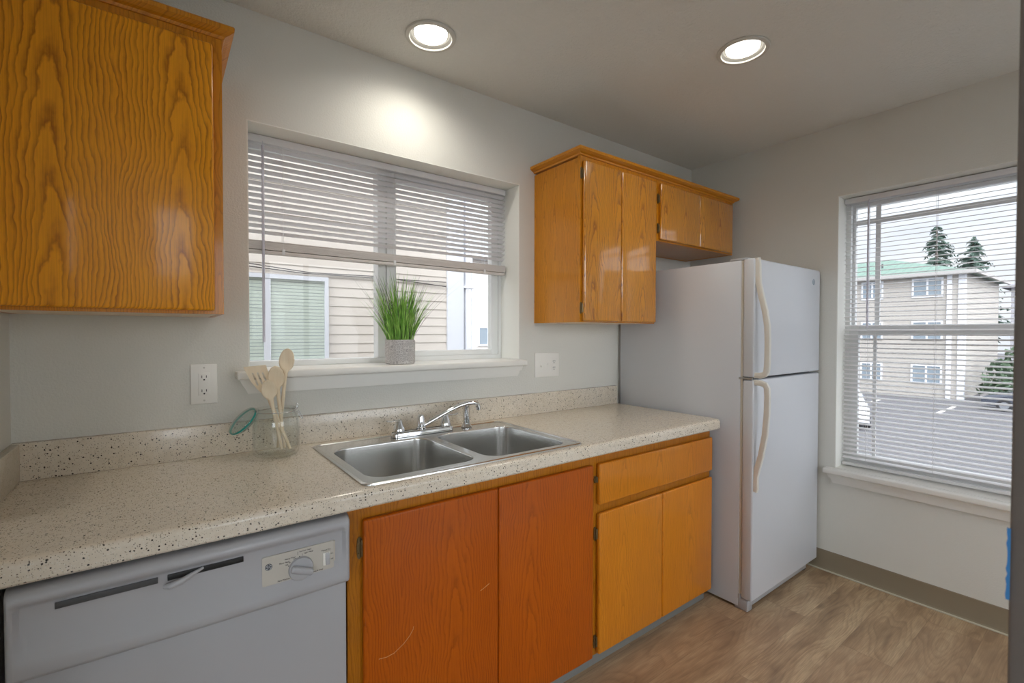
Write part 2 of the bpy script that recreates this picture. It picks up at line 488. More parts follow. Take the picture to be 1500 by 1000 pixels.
# ------------------------------------------------------------------ mesh building
class B:
    """collects shapes (world coordinates) that become ONE mesh object"""
    def __init__(s):
        s.bm = bmesh.new(); s.mats = []
    def _mi(s, m):
        if m not in s.mats: s.mats.append(m)
        return s.mats.index(m)
    def _take(s, tb, mat):
        mi = s._mi(mat) if mat else 0
        for f in tb.faces: f.material_index = mi
        bmesh.ops.recalc_face_normals(tb, faces=tb.faces[:])
        me = bpy.data.meshes.new('t')
        tb.to_mesh(me); tb.free()
        s.bm.from_mesh(me)
        bpy.data.meshes.remove(me)
    def box(s, x0, x1, y0, y1, z0, z1, bev=0.0, seg=2, mat=None, xf=None):
        tb = bmesh.new()
        x0, x1 = min(x0, x1), max(x0, x1); y0, y1 = min(y0, y1), max(y0, y1); z0, z1 = min(z0, z1), max(z0, z1)
        v = [tb.verts.new(p) for p in ((x0, y0, z0), (x1, y0, z0), (x1, y1, z0), (x0, y1, z0), (x0, y0, z1), (x1, y0, z1), (x1, y1, z1), (x0, y1, z1))]
        for f in ((0, 3, 2, 1), (4, 5, 6, 7), (0, 1, 5, 4), (1, 2, 6, 5), (2, 3, 7, 6), (3, 0, 4, 7)):
            tb.faces.new([v[i] for i in f])
        if bev: bmesh.ops.bevel(tb, geom=tb.edges[:], offset=bev, segments=seg, profile=0.5, affect='EDGES')
        if xf is not None: bmesh.ops.transform(tb, matrix=xf, verts=tb.verts[:])
        s._take(tb, mat); return s
    def loft(s, rings, closed_ring=True, cap0=True, cap1=True, closed_path=False, mat=None):
        tb = bmesh.new()
        R = [[tb.verts.new(p) for p in r] for r in rings]
        n = len(R[0])
        m = len(R) if closed_path else len(R) - 1
        for i in range(m):
            a, b = R[i], R[(i + 1) % len(R)]
            for j in range(n if closed_ring else n - 1):
                k = (j + 1) % n
                try: tb.faces.new((a[j], a[k], b[k], b[j]))
                except ValueError: pass
        if closed_ring and not closed_path:
            if cap0: tb.faces.new(R[0][::-1])
            if cap1: tb.faces.new(R[-1])
        bmesh.ops.remove_doubles(tb, verts=tb.verts[:], dist=1e-6)
        s._take(tb, mat); return s
    def lathe(s, prof, c=(0, 0, 0), n=32, axis='Z', mat=None, xf=None, cap=True):
        rings = []
        for r, h in prof:
            ring = []
            for k in range(n):
                a = 2 * PI * k / n
                p = (r * math.cos(a), r * math.sin(a), h)
                if axis == 'Y': p = (p[0], -h, p[1])
                if axis == 'X': p = (h, p[0], p[1])
                p = Vector(p)
                if xf is not None: p = xf @ p
                ring.append(p + Vector(c))
            rings.append(ring)
        return s.loft(rings, True, cap, cap, mat=mat)
    def cyl(s, p0, p1, r0, r1=None, n=16, mat=None):
        return s.tube([p0, p1], [r0, r0 if r1 is None else r1], n, mat=mat)
    def tube(s, pts, r, n=12, sx=1.0, sy=1.0, closed=False, up=(0, 0, 1), mat=None, square=False):
        pts = [Vector(p) for p in pts]
        N = len(pts)
        rr = r if isinstance(r, (list, tuple)) else [r] * N
        rings = []
        prev = None
        for i, p in enumerate(pts):
            if closed: t = (pts[(i + 1) % N] - pts[i - 1]).normalized()
            else: t = (pts[min(i + 1, N - 1)] - pts[max(i - 1, 0)]).normalized()
            if prev is None:
                u = Vector(up)
                if abs(t.dot(u)) > 0.95: u = Vector((1, 0, 0)) if abs(t.x) < 0.9 else Vector((0, 1, 0))
                a = t.cross(u).normalized()
            else:
                a = (prev - t * prev.dot(t)).normalized()
            prev = a
            b = t.cross(a).normalized()
            ring = []
            for k in range(n):
                ang = 2 * PI * k / n
                ca, sa = math.cos(ang), math.sin(ang)
                if square:
                    q = 4.0
                    den = (abs(ca) ** q + abs(sa) ** q) ** (1 / q)
                    ca, sa = ca / den, sa / den
                ring.append(p + a * (ca * rr[i] * sx) + b * (sa * rr[i] * sy))
            rings.append(ring)
        return s.loft(rings, True, closed_path=closed, mat=mat)
    def prism(s, poly, d0, d1, axis='X', holes=(), mat=None, xf=None):
        """2-D outline (with holes) extruded along an axis. axis X: poly=(y,z); Y: (x,z); Z: (x,y)"""
        tb = bmesh.new()
        def mk(p, d):
            return (d, p[0], p[1]) if axis == 'X' else (p[0], d, p[1]) if axis == 'Y' else (p[0], p[1], d)
        es = []
        for loop in [poly] + list(holes):
            v = [tb.verts.new(mk(p, d0)) for p in loop]
            for i in range(len(v)): es.append(tb.edges.new((v[i], v[(i + 1) % len(v)])))
        if holes: bmesh.ops.triangle_fill(tb, use_beauty=True, use_dissolve=False, edges=es)
        else: tb.faces.new(tb.verts[:])
        g = bmesh.ops.extrude_face_region(tb, geom=tb.faces[:])
        off = {'X': (d1 - d0, 0, 0), 'Y': (0, d1 - d0, 0), 'Z': (0, 0, d1 - d0)}[axis]
        bmesh.ops.translate(tb, vec=off, verts=[e for e in g['geom'] if isinstance(e, bmesh.types.BMVert)])
        if xf is not None: bmesh.ops.transform(tb, matrix=xf, verts=tb.verts[:])
        s._take(tb, mat); return s
    def text(s, txt, size, loc, mat=None, depth=0.0004, align='CENTER'):
        """raised lettering on a plane that faces -y"""
        cu = bpy.data.curves.new('t', 'FONT')
        cu.body = txt; cu.size = size; cu.align_x = align; cu.align_y = 'CENTER'; cu.extrude = depth; cu.resolution_u = 2
        ob = bpy.data.objects.new('t', cu); COL.objects.link(ob)
        dg = bpy.context.evaluated_depsgraph_get()
        me = bpy.data.meshes.new_from_object(ob.evaluated_get(dg))
        bpy.data.objects.remove(ob); bpy.data.curves.remove(cu)
        tb = bmesh.new(); tb.from_mesh(me); bpy.data.meshes.remove(me)
        bmesh.ops.transform(tb, matrix=Matrix.Translation(loc) @ Matrix.Rotation(PI / 2, 4, 'X'), verts=tb.verts[:])
        s._take(tb, mat); return s
    def face(s, pts, mat=None):
        tb = bmesh.new()
        tb.faces.new([tb.verts.new(p) for p in pts])
        mi = s._mi(mat) if mat else 0
        tb.faces[:][0].material_index = mi
        me = bpy.data.meshes.new('t'); tb.to_mesh(me); tb.free()
        s.bm.from_mesh(me); bpy.data.meshes.remove(me)
        return s

def frame_x(b, x0, x1, d0, d1, z0, z1, l, r, bo, to, bev=0.0, mat=None):
    """four bars in a plane of constant y that meet without overlapping"""
    b.box(x0, x0 + l, d0, d1, z0, z1, bev, mat=mat); b.box(x1 - r, x1, d0, d1, z0, z1, bev, mat=mat)
    b.box(x0 + l, x1 - r, d0, d1, z0, z0 + bo, bev, mat=mat); b.box(x0 + l, x1 - r, d0, d1, z1 - to, z1, bev, mat=mat)
    return b
def frame_y(b, y0, y1, d0, d1, z0, z1, l, r, bo, to, bev=0.0, mat=None):
    b.box(d0, d1, y0, y0 + l, z0, z1, bev, mat=mat); b.box(d0, d1, y1 - r, y1, z0, z1, bev, mat=mat)
    b.box(d0, d1, y0 + l, y1 - r, z0, z0 + bo, bev, mat=mat); b.box(d0, d1, y0 + l, y1 - r, z1 - to, z1, bev, mat=mat)
    return b

WORLD = {}
def obj(name, b, mat=None, parent=None, loc=None, smooth=True, ang=0.6):
    me = bpy.data.meshes.new(name)
    o = bpy.data.objects.new(name, me)
    if parent is not None: base = WORLD[parent]
    else: base = Vector(loc) if loc is not None else Vector((0, 0, 0))
    WORLD[o] = Vector(base)
    b.bm.to_mesh(me); b.bm.free()
    me.transform(Matrix.Translation(-base))
    for m in (b.mats or [mat]): me.materials.append(m)
    if smooth:
        for p in me.polygons: p.use_smooth = True
        me.set_sharp_from_angle(angle=ang)
    COL.objects.link(o)
    if parent is not None: o.parent = parent
    else: o.location = base
    return o
def tag(o, label=None, cat=None, group=None, kind=None):
    if label: o['label'] = label
    if cat: o['category'] = cat
    if group: o['group'] = group
    if kind: o['kind'] = kind
    return o
def thing(name, loc, label, cat, group=None):
    o = bpy.data.objects.new(name, None)
    o.empty_display_size = 0.05
    o.location = loc
    WORLD[o] = Vector(loc)
    COL.objects.link(o)
    return tag(o, label, cat, group)
def struct(name, b, mat, label, cat, loc=None, smooth=True):
    return tag(obj(name, b, mat, loc=loc, smooth=smooth), label, cat, kind='structure')
def struct_root(name, loc, label, cat):
    o = thing(name, loc, label, cat); o['kind'] = 'structure'; return o
def rrect(x0, x1, y0, y1, r, n=8):
    pts = []
    for cx, cy, a0 in ((x1 - r, y1 - r, 0), (x0 + r, y1 - r, 90), (x0 + r, y0 + r, 180), (x1 - r, y0 + r, 270)):
        for k in range(n + 1):
            a = math.radians(a0 + 90 * k / n)
            pts.append((cx + r * math.cos(a), cy + r * math.sin(a)))
    return pts
def circle(cx, cy, r, n=40): return [(cx + r * math.cos(2 * PI * k / n), cy + r * math.sin(2 * PI * k / n)) for k in range(n)]
def lerp(a, b, t): return a + (b - a) * t

# ------------------------------------------------------------------ room shell
L1, L2 = (1.215, -0.251), (2.271, -0.930)
struct('floor', B().box(XL - 0.2, XR + 0.2, YB - 0.2, 0.25, -0.12, 0.0), M['floor'], 'tan wood plank floor running along the cabinets', 'floor', smooth=False)
b = B().prism([(XL - 0.2, YB - 0.2), (XR + 0.2, YB - 0.2), (XR + 0.2, 0.25), (XL - 0.2, 0.25)], H, H + 0.12, 'Z', holes=[circle(*L1, 0.085)[::-1], circle(*L2, 0.085)[::-1]])
struct('bounce_carpet', B().box(XL, XR - 0.025, YB, -2.75, 0.0002, 0.012), M['carpet'], 'unseen pale carpet behind the camera, added to bounce light upward', 'floor', smooth=False)  # unseen floor cover, added to bounce neutral light upward
struct('ceiling', b, M['ceiling'], 'white textured ceiling with two round lamps', 'ceiling', smooth=False)
def wall_hole_x(y0, y1, x0, x1, *holes):
    b = B()
    b.prism([(x0, 0), (x1, 0), (x1, H), (x0, H)], y0, y1, 'Y', holes=[[(h[0], h[2]), (h[0], h[3]), (h[1], h[3]), (h[1], h[2])] for h in holes])
    return b
struct('wall_back', wall_hole_x(0.0, 0.25, -0.2, XR + 0.2, W1), M['wall'], 'off white wall behind the sink with a wide window', 'wall', smooth=False)
b = B().prism([(YB, 0), (0, 0), (0, H), (YB, H)], XR, XR + 0.2, 'X', holes=[[(W2[0], W2[2]), (W2[1], W2[2]), (W2[1], W2[3]), (W2[0], W2[3])]])
struct('wall_right', b, M['wall'], 'off white wall to the side of the fridge with a tall window', 'wall', smooth=False)
struct('wall_left', B().box(-0.2, XW, YL, 0, 0, H), M['wall'], 'off white wall at the near end of the worktop', 'wall', smooth=False)
struct('wall_side', B().prism([(YB, 0), (YL, 0), (YL, H), (YB, H)], XL - 0.2, XL, 'X', holes=[[(-4.5, 0.95), (-3.1, 0.95), (-3.1, 2.36), (-4.5, 2.36)]]), M['wall'], 'far side wall of the living area behind the camera', 'wall', smooth=False)
struct('wall_inner', B().box(XL - 0.2, -0.2, YL, YL + 0.2, 0, H), M['wall'], 'wall of the living area behind the camera', 'wall', smooth=False)
struct('wall_front', wall_hole_x(YB - 0.2, YB, XL - 0.2, XR + 0.2, W3, W5), M['wall'], 'wall behind the camera', 'wall', smooth=False)
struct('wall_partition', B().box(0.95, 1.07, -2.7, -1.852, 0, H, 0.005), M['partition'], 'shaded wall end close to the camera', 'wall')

struct('sky_block', B().box(XL - 0.2, XR + 0.2, YB - 0.2, 0.25, H + 0.125, 4.6), M['block_siding'], 'unseen block above the ceiling, added to hold sky light off the neighbour house', 'upper storey', smooth=False)  # unseen mass added to cut the sky light on the neighbour's siding

# drywall returns of the two kitchen windows (white paint)
t = 0.004
b = B()
b.box(W1[0], W1[0] + t, 0.0003, 0.156, W1[2] + 0.002, W1[3] - 0.0002); b.box(W1[1] - t, W1[1], 0.0003, 0.156, W1[2] + 0.002, W1[3] - 0.0002); b.box(W1[0] + t, W1[1] - t, 0.0003, 0.156, W1[3] - t, W1[3] - 0.0002)
struct('trim_1', b, M['reveal'], 'white painted return around the window over the sink', 'window return', smooth=False)
b = B()
b.box(XR + 0.0003, XR + 0.1155, W2[1] - t, W2[1] - 0.0002, W2[2] + 0.002, W2[3]); b.box(XR + 0.0003, XR + 0.1155, W2[0] + 0.0002, W2[0] + t, W2[2] + 0.002, W2[3]); b.box(XR + 0.0003, XR + 0.1155, W2[0] + t, W2[1] - t, W2[3] - t, W2[3])
struct('trim_2', b, M['reveal'], 'white painted return around the tall window', 'window return', smooth=False)

# ---- window 1 : slider over the sink
w1 = struct_root('window_1', (1.23, 0.16, 1.2), 'white vinyl slider window over the kitchen sink', 'window')
x0, x1, z0, z1 = W1
b = B()
frame_x(b, x0 + 0.0005, x1 - 0.0005, 0.1565, 0.24, z0 + 0.0015, z1 - 0.0005, 0.016, 0.022, 0.022, 0.03)
obj('window_frame', b, M['vinyl'], w1, smooth=False)
b = B()
frame_x(b, 1.200, 1.8215, 0.160, 0.196, z0 + 0.0238, z1 - 0.031, 0.045, 0.042, 0.027, 0.03, 0.002)
obj('sash', b, M['vinyl'], w1)
b = B(); b.box(1.160, 1.1985, 0.168, 0.225, z0 + 0.0238, z1 - 0.031, 0.003)
obj('meeting_stile', b, M['vinyl'], w1)
obj('pane', B().box(x0 + 0.0167, 1.1595, 0.205, 0.209, z0 + 0.024, z1 - 0.031), M['glass'], w1, smooth=False)
obj('pane', B().box(1.2455, 1.779, 0.176, 0.180, z0 + 0.051, z1 - 0.0615), M['glass'], w1, smooth=False)
b = B().box(x0 - 0.043, x1 + 0.008, -0.06, -0.0003, 1.172, 1.2012, 0.006, 3)
b.box(x0 + 0.0005, x1 - 0.0005, -0.0001, 0.156, 1.185, 1.2012)
obj('window_sill', b, M['trim'], w1)
b = B().prism([(x0 - 0.030, 1.1725), (x1 + 0.004, 1.1725), (x1 - 0.022, 1.118), (x0 - 0.004, 1.118)], -0.001, -0.016, 'Y')
b.prism([(x0 - 0.032, 1.1725), (x1 + 0.006, 1.1725), (x1 - 0.006, 1.146), (x0 - 0.020, 1.146)], -0.016, -0.026, 'Y')
obj('apron', b, M['trim'], w1, smooth=False)

# ---- window 2 : single hung in the right wall
w2 = struct_root('window_2', (XR + 0.12, -1.4, 0.588), 'tall white single hung window beside the fridge', 'window')
y0, y1, z0, z1 = W2
b = B()
fx0, fx1 = XR + 0.116, XR + 0.195
frame_y(b, y0 + 0.0005, y1 - 0.0005, fx0, fx1, z0 + 0.0015, z1 - 0.0005, 0.026, 0.026, 0.028, 0.03)
obj('window_frame', b, M['vinyl'], w2, smooth=False)
b = B()
sx = (3.520, 3.550)
frame_y(b, y0 + 0.027, y1 - 0.027, *sx, 1.335, z1 - 0.031, 0.014, 0.014, 0.040, 0.022, 0.002)
up = obj('sash', b, M['vinyl'], w2)
b = B()
b.box(3.530, 3.542, -1.052, -1.030, 1.376, z1 - 0.054); b.box(3.530, 3.542, y0 + 0.135, y0 + 0.157, 1.376, z1 - 0.054)
for a, c in ((y0 + 0.042, y0 + 0.135), (y0 + 0.157, -1.052), (-1.030, y1 - 0.042)): b.box(3.530, 3.542, a, c, 1.945, 1.972)
obj('muntin', b, M['vinyl'], up, smooth=False)
obj('pane', B().box(3.545, 3.548, y0 + 0.04, y1 - 0.04, 1.37, z1 - 0.05), M['glass'], up, smooth=False)
b = B()
sx = (3.490, 3.518)
frame_y(b, y0 + 0.027, y1 - 0.027, *sx, z0 + 0.030, 1.378, 0.041, 0.041, 0.046, 0.053, 0.002)
lo = obj('sash', b, M['vinyl'], w2)
b = B(); b.box(3.500, 3.510, -1.049, -1.034, z0 + 0.07, 1.33); b.box(3.500, 3.510, y0 + 0.135, y0 + 0.150, z0 + 0.07, 1.33)
obj('muntin', b, M['vinyl'], lo, smooth=False)
obj('pane', B().box(3.512, 3.515, y0 + 0.06, y1 - 0.06, z0 + 0.07, 1.33), M['glass'], lo, smooth=False)
b = B().box(XR - 0.055, XR - 0.0003, y0 - 0.04, y1 + 0.042, z0 - 0.028, z0 + 0.0012, 0.006, 3)
b.box(XR + 0.0001, XR + 0.1155, y0 + 0.0005, y1 - 0.0005, z0 - 0.015, z0 + 0.0012)
obj('window_sill', b, M['trim'], w2)
b = B().prism([(y0 - 0.03, z0 - 0.0275), (y1 + 0.03, z0 - 0.0275), (y1 + 0.004, z0 - 0.082), (y0 - 0.004, z0 - 0.082)], XR - 0.001, XR - 0.016, 'X')
b.prism([(y0 - 0.032, z0 - 0.0275), (y1 + 0.032, z0 - 0.0275), (y1 + 0.02, z0 - 0.054), (y0 - 0.02, z0 - 0.054)], XR - 0.016, XR - 0.026, 'X')
obj('apron', b, M['trim'], w2, smooth=False)

# ---- unseen windows behind the camera, added to fill the kitchen with daylight
for nm, (x0, x1, z0, z1) in (('unseen_window_3', W3), ('unseen_window_5', W5)):
    w3 = struct_root(nm, ((x0 + x1) / 2, YB, z0), 'wide unseen window behind the camera, sized for the daylight it adds', 'window')
    b = frame_x(B(), x0, x1, YB - 0.14, YB - 0.08, z0, z1, 0.05, 0.05, 0.05, 0.05)
    b.box((x0 + x1) / 2 - 0.03, (x0 + x1) / 2 + 0.03, YB - 0.135, YB - 0.085, z0 + 0.05, z1 - 0.05)
    obj('window_frame', b, M['vinyl'], w3, smooth=False)
    obj('pane', B().box(x0 + 0.05, x1 - 0.05, YB - 0.112, YB - 0.108, z0 + 0.05, z1 - 0.05), M['glass'], w3, smooth=False)

w4 = struct_root('unseen_window_4', (XL, -3.8, 0.95), 'unseen window in the far side wall, added for daylight from the left', 'window')  # unseen, added to brighten the right wall and the fridge side
b = frame_y(B(), -4.5, -3.1, XL - 0.14, XL - 0.08, 0.95, 2.36, 0.05, 0.05, 0.05, 0.05)
b.box(XL - 0.135, XL - 0.085, -3.83, -3.77, 1.0, 2.31)
obj('window_frame', b, M['vinyl'], w4, smooth=False)
obj('pane', B().box(XL - 0.112, XL - 0.108, -4.45, -3.15, 1.0, 2.31), M['glass'], w4, smooth=False)

# ---- rubber cove base along the right wall
def cove_profile(x): return [(x, 0.11), (x - 0.004, 0.108), (x - 0.004, 0.022), (x - 0.009, 0.010), (x - 0.022, 0.004), (x - 0.022, 0.0), (x, 0.0)]
rings = [[(px, yy, pz) for px, pz in cove_profile(XR)] for yy in (YB + 0.001, 0.0)]
bb = struct('baseboard_right', B().loft(rings), M['cove_base'], 'taupe rubber cove base along the wall under the tall window', 'baseboard')
obj('caulk_bead', B().tube([(XR - 0.021, YB + 0.02, 0.003), (XR - 0.021, -0.02, 0.003)], 0.005, 8), M['caulk'], bb)

# ------------------------------------------------------------------ recessed lamps
def can_light(x, y, watts, label):
    t = thing('recessed_light', (x, y, H), label, 'ceiling light', 'round recessed ceiling lights')
    prof = [(0.084, 0.0), (0.097, 0.0), (0.0985, -0.003), (0.096, -0.007), (0.088, -0.0095), (0.082, -0.0085), (0.0805, -0.004), (0.0805, 0.0)]
    rings = [[(x + r * math.cos(2 * PI * k / 48), y + r * math.sin(2 * PI * k / 48), H + h) for r, h in prof] for k in range(48)]
    b = B(); b.loft([[Vector(p) for p in r] for r in rings], closed_ring=True, closed_path=True)
    obj('trim_ring', b, M['baffle'], t)
    b = B(); b.lathe([(0.0805, -0.003), (0.0775, 0.001), (0.0720, 0.006), (0.0700, 0.03)], (x, y, H), 48, cap=False)
    obj('reflector', b, M['baffle_grey'], t)
    b = B(); b.lathe([(0.0835, 0.001), (0.0835, 0.10), (0.0, 0.10)], (x, y, H), 40, cap=False)
    obj('housing', b, M['hinge_steel'], t)
    b = B(); b.lathe([(0.0, -0.0085), (0.02, -0.008), (0.04, -0.0055), (0.056, -0.001), (0.0625, 0.004), (0.0640, 0.012)], (x, y, H), 48, cap=False)
    obj('lens', b, M['lamp'], t)
    ld = bpy.data.lights.new('downlight', 'SPOT')
    ld.energy = watts; ld.color = (1.0, 0.95, 0.86); ld.spot_size = math.radians(162); ld.spot_blend = 1.0; ld.shadow_soft_size = 0.055
    lo_ = bpy.data.objects.new('downlight', ld); COL.objects.link(lo_)
    lo_.parent = t; lo_.location = (0, 0, -0.016)
can_light(*L1, DOWN[0], 'lit round recessed lamp in the ceiling above the sink window')
can_light(*L2, DOWN[1], 'lit round recessed lamp in the ceiling in front of the fridge cabinets')

# ------------------------------------------------------------------ cabinets
def hinge(x, yf, z, parent, h=0.056, zoff=0.0):
    """exposed self-closing hinge: shaped leaf on the stile plus barrel"""
    b = B()
    b.prism([(x - 0.011, z - h * .42), (x - 0.006, z - h * .5), (x + 0.001, z - h * .42), (x + 0.001, z + h * .42), (x - 0.006, z + h * .5), (x - 0.011, z + h * .42), (x - 0.013, z)], yf + 0.0002, yf - 0.003, 'Y')
    b.cyl((x + 0.001, yf - 0.005, z - h * .36), (x + 0.001, yf - 0.005, z + h * .36), 0.0052, n=10)
    b.cyl((x - 0.007, yf - 0.0028, z + h * .25), (x - 0.007, yf - 0.0045, z + h * .25), 0.003, n=8)
    b.cyl((x - 0.007, yf - 0.0028, z - h * .25), (x - 0.007, yf - 0.0045, z - h * .25), 0.003, n=8)
    return obj('hinge', b, M['hinge'], parent)
def carcass(x0, x1, yf, z0, z1, bottom_mat):
    b = B(); k = 0.016
    b.box(x0, x0 + k, yf, 0, z0, z1, mat=M['oak_frame']); b.box(x1 - k, x1, yf, 0, z0, z1, mat=M['oak_frame'])
    b.box(x0 + k, x1 - k, -0.012, -0.002, z0, z1, mat=bottom_mat)
    return b
def door(x0, x1, yf, z0, z1, mat, parent, name='door'):
    return obj(name, B().box(x0, x1, yf, yf + 0.0195, z0, z1, 0.007, 4), mat, parent)

UF = -0.336
# left wall cabinet
t = thing('wall_cabinet', (0, 0, 1.388), 'golden oak wall cabinet with bold cathedral grain at the near end', 'wall cabinet')
b = carcass(0.023, 0.512, UF + 0.018, 1.388, 2.16, M['melamine'])
b.box(0.039, 0.496, UF + 0.018, -0.012, 1.3885, 1.402, mat=M['melamine']); b.box(0.039, 0.496, UF + 0.018, -0.012, 2.15, 2.16, mat=M['melamine'])
obj('carcass', b, None, t, smooth=False)
b = B().box(0.475, 0.512, UF, UF + 0.018, 1.388, 2.17); b.box(0.023, 0.05, UF, UF + 0.018, 1.388, 2.17)
b.box(0.05, 0.475, UF, UF + 0.018, 1.388, 1.415); b.box(0.05, 0.475, UF, UF + 0.018, 2.12, 2.17)
obj('face_frame', b, M['oak_frame'], t, smooth=False)
door(0.032, 0.489, UF - 0.02, 1.397, 2.142, M['oak_gold'], t)
CRN = [(0, 2.168), (0.005, 2.168), (0.009, 2.175), (0.018, 2.179), (0.024, 2.183), (0.029, 2.186), (0.030, 2.197), (0.027, 2.201), (-0.02, 2.201), (-0.02, 2.168)]
def crown(x0, x1, left):
    rings = []
    for i in range(4 if left else 3):
        k = i if left else i + 1
        rings.append([{0: (x0 - o, -0.001, z), 1: ((x0 - o) if left else x0, UF - o, z), 2: (x1 + o, UF - o, z), 3: (x1 + o, -0.001, z)}[k] for o, z in CRN])
    return B().loft(rings)
obj('crown_molding', crown(0.023, 0.512, False), M['oak_frame'], t, smooth=False)

# right wall cabinets
t = thing('wall_cabinet', (1.943, 0, 1.388), 'tall glossy oak wall cabinet with two doors beside the sink window', 'wall cabinet')
b = carcass(1.943, 2.506, UF + 0.018, 1.388, 2.16, M['melamine'])
b.box(1.959, 2.49, UF + 0.018, -0.012, 1.3885, 1.402, mat=M['melamine']); b.box(1.959, 2.49, UF + 0.018, -0.012, 2.15, 2.16, mat=M['melamine'])
obj('carcass', b, None, t, smooth=False)
b = B().box(1.943, 1.972, UF, UF + 0.018, 1.388, 2.17); b.box(2.478, 2.506, UF, UF + 0.018, 1.388, 2.17)
b.box(1.972, 2.478, UF, UF + 0.018, 1.388, 1.415); b.box(1.972, 2.478, UF, UF + 0.018, 2.12, 2.17)
obj('face_frame', b, M['oak_frame'], t, smooth=False)
door(1.955, 2.214, UF - 0.02, 1.393, 2.145, M['oak_gold_b'], t)
door(2.218, 2.496, UF - 0.02, 1.393, 2.145, M['oak_gold_b'], t)
hinge(1.954, UF, 2.085, t); hinge(1.954, UF, 1.455, t); hinge(2.504, UF, 1.455, t, 0.045)
t = thing('wall_cabinet', (2.5065, 0, 1.836), 'short oak wall cabinet with two doors hung over the fridge', 'wall cabinet')
b = carcass(2.5065, 3.307, UF + 0.018, 1.836, 2.16, M['oak_frame'])
b.box(2.5225, 3.291, UF + 0.018, -0.012, 1.838, 1.850, mat=M['oak_frame']); b.box(2.5225, 3.291, UF + 0.018, -0.012, 2.15, 2.16, mat=M['melamine'])
obj('carcass', b, None, t, smooth=False)
b = B().box(2.5065, 2.55, UF, UF + 0.018, 1.836, 2.17); b.box(3.268, 3.307, UF, UF + 0.018, 1.836, 2.17)
b.box(2.55, 3.268, UF, UF + 0.018, 1.836, 1.862); b.box(2.55, 3.268, UF, UF + 0.018, 2.12, 2.17)
obj('face_frame', b, M['oak_frame'], t, smooth=False)
door(2.536, 2.909, UF - 0.02, 1.843, 2.147, M['oak_gold_b'], t)
door(2.912, 3.278, UF - 0.02, 1.843, 2.147, M['oak_gold_b'], t)
hinge(2.535, UF, 2.065, t); hinge(2.535, UF, 1.905, t)
tag(obj('crown_molding', crown(1.943, 3.307, True), M['oak_frame'], loc=(1.943, 0, 2.168), smooth=False), 'long oak crown strip along the top of the cabinets over the fridge', 'crown molding')

# base cabinets
FF = -0.636
def base_cab(name, x0, x1, label):
    t = thing(name, (x0, 0, 0), label, 'base cabinet')
    b = B(); k = 0.016; zt = 0.866
    b.box(x0, x0 + k, FF + 0.019, -0.02, 0.062, zt, mat=M['oak_base']); b.box(x1 - k, x1, FF + 0.019, -0.02, 0.062, zt, mat=M['oak_base'])
    b.box(x0 + k, x1 - k, FF + 0.019, -0.02, 0.062, 0.078, mat=M['melamine']); b.box(x0 + k, x1 - k, -0.03, -0.02, 0.078, 0.70, mat=M['melamine'])
    obj('carcass', b, None, t, smooth=False)
    obj('toe_kick', B().box(x0, x1, -0.612, -0.600, 0.0, 0.0615), M['toe'], t, smooth=False)
    return t
t = base_cab('base_cabinet', 0.765, 1.7215, 'reddish oak base cabinet with two tall doors below the sink')
b = B().box(0.765, 0.815, FF, FF + 0.019, 0.062, 0.866); b.box(1.69, 1.7215, FF, FF + 0.019, 0.062, 0.866)
b.box(0.815, 1.69, FF, FF + 0.019, 0.815, 0.866); b.box(0.815, 1.69, FF, FF + 0.019, 0.062, 0.09)
obj('face_frame', b, M['oak_base'], t, smooth=False)
dl = door(0.804, 1.2535, DF, 0.0675, 0.824, M['oak_red'], t)
obj('scratch', B().tube([(0.845, DF, 0.425), (0.868, DF, 0.4215), (0.890, DF, 0.424), (0.920, DF, 0.440), (0.938, DF, 0.456), (0.948, DF, 0.470), (0.950, DF, 0.478)], 0.0006, 6), M['scratch'], dl)
obj('scratch', B().tube([(1.182, DF, 0.507), (1.20, DF, 0.513), (1.216, DF, 0.520)], 0.0007, 6), M['scratch'], dl)
door(1.2565, 1.704, DF, 0.0675, 0.824, M['oak_red'], t)
hinge(0.803, FF, 0.744, t, 0.062); hinge(0.803, FF, 0.15, t, 0.062)
t = base_cab('base_cabinet', 1.722, 2.551, 'honey oak base cabinet with a drawer over two doors beside the fridge')
b = B().box(1.722, 1.752, FF, FF + 0.019, 0.062, 0.866); b.box(2.53, 2.551, FF, FF + 0.019, 0.062, 0.866)
b.box(1.752, 2.53, FF, FF + 0.019, 0.81, 0.866); b.box(1.752, 2.53, FF, FF + 0.019, 0.062, 0.09); b.box(1.752, 2.53, FF, FF + 0.019, 0.62, 0.67)
obj('face_frame', b, M['oak_base'], t, smooth=False)
door(1.737, 2.546, DF, 0.660, 0.824, M['oak_honey'], t, 'drawer')
door(1.737, 2.143, DF, 0.0675, 0.627, M['oak_honey'], t)
door(2.147, 2.546, DF, 0.0675, 0.627, M['oak_honey'], t)
hinge(1.736, FF, 0.545, t); hinge(1.736, FF, 0.115, t); hinge(1.736, FF, 0.76, t, 0.03); hinge(2.553, FF, 0.56, t, 0.04)

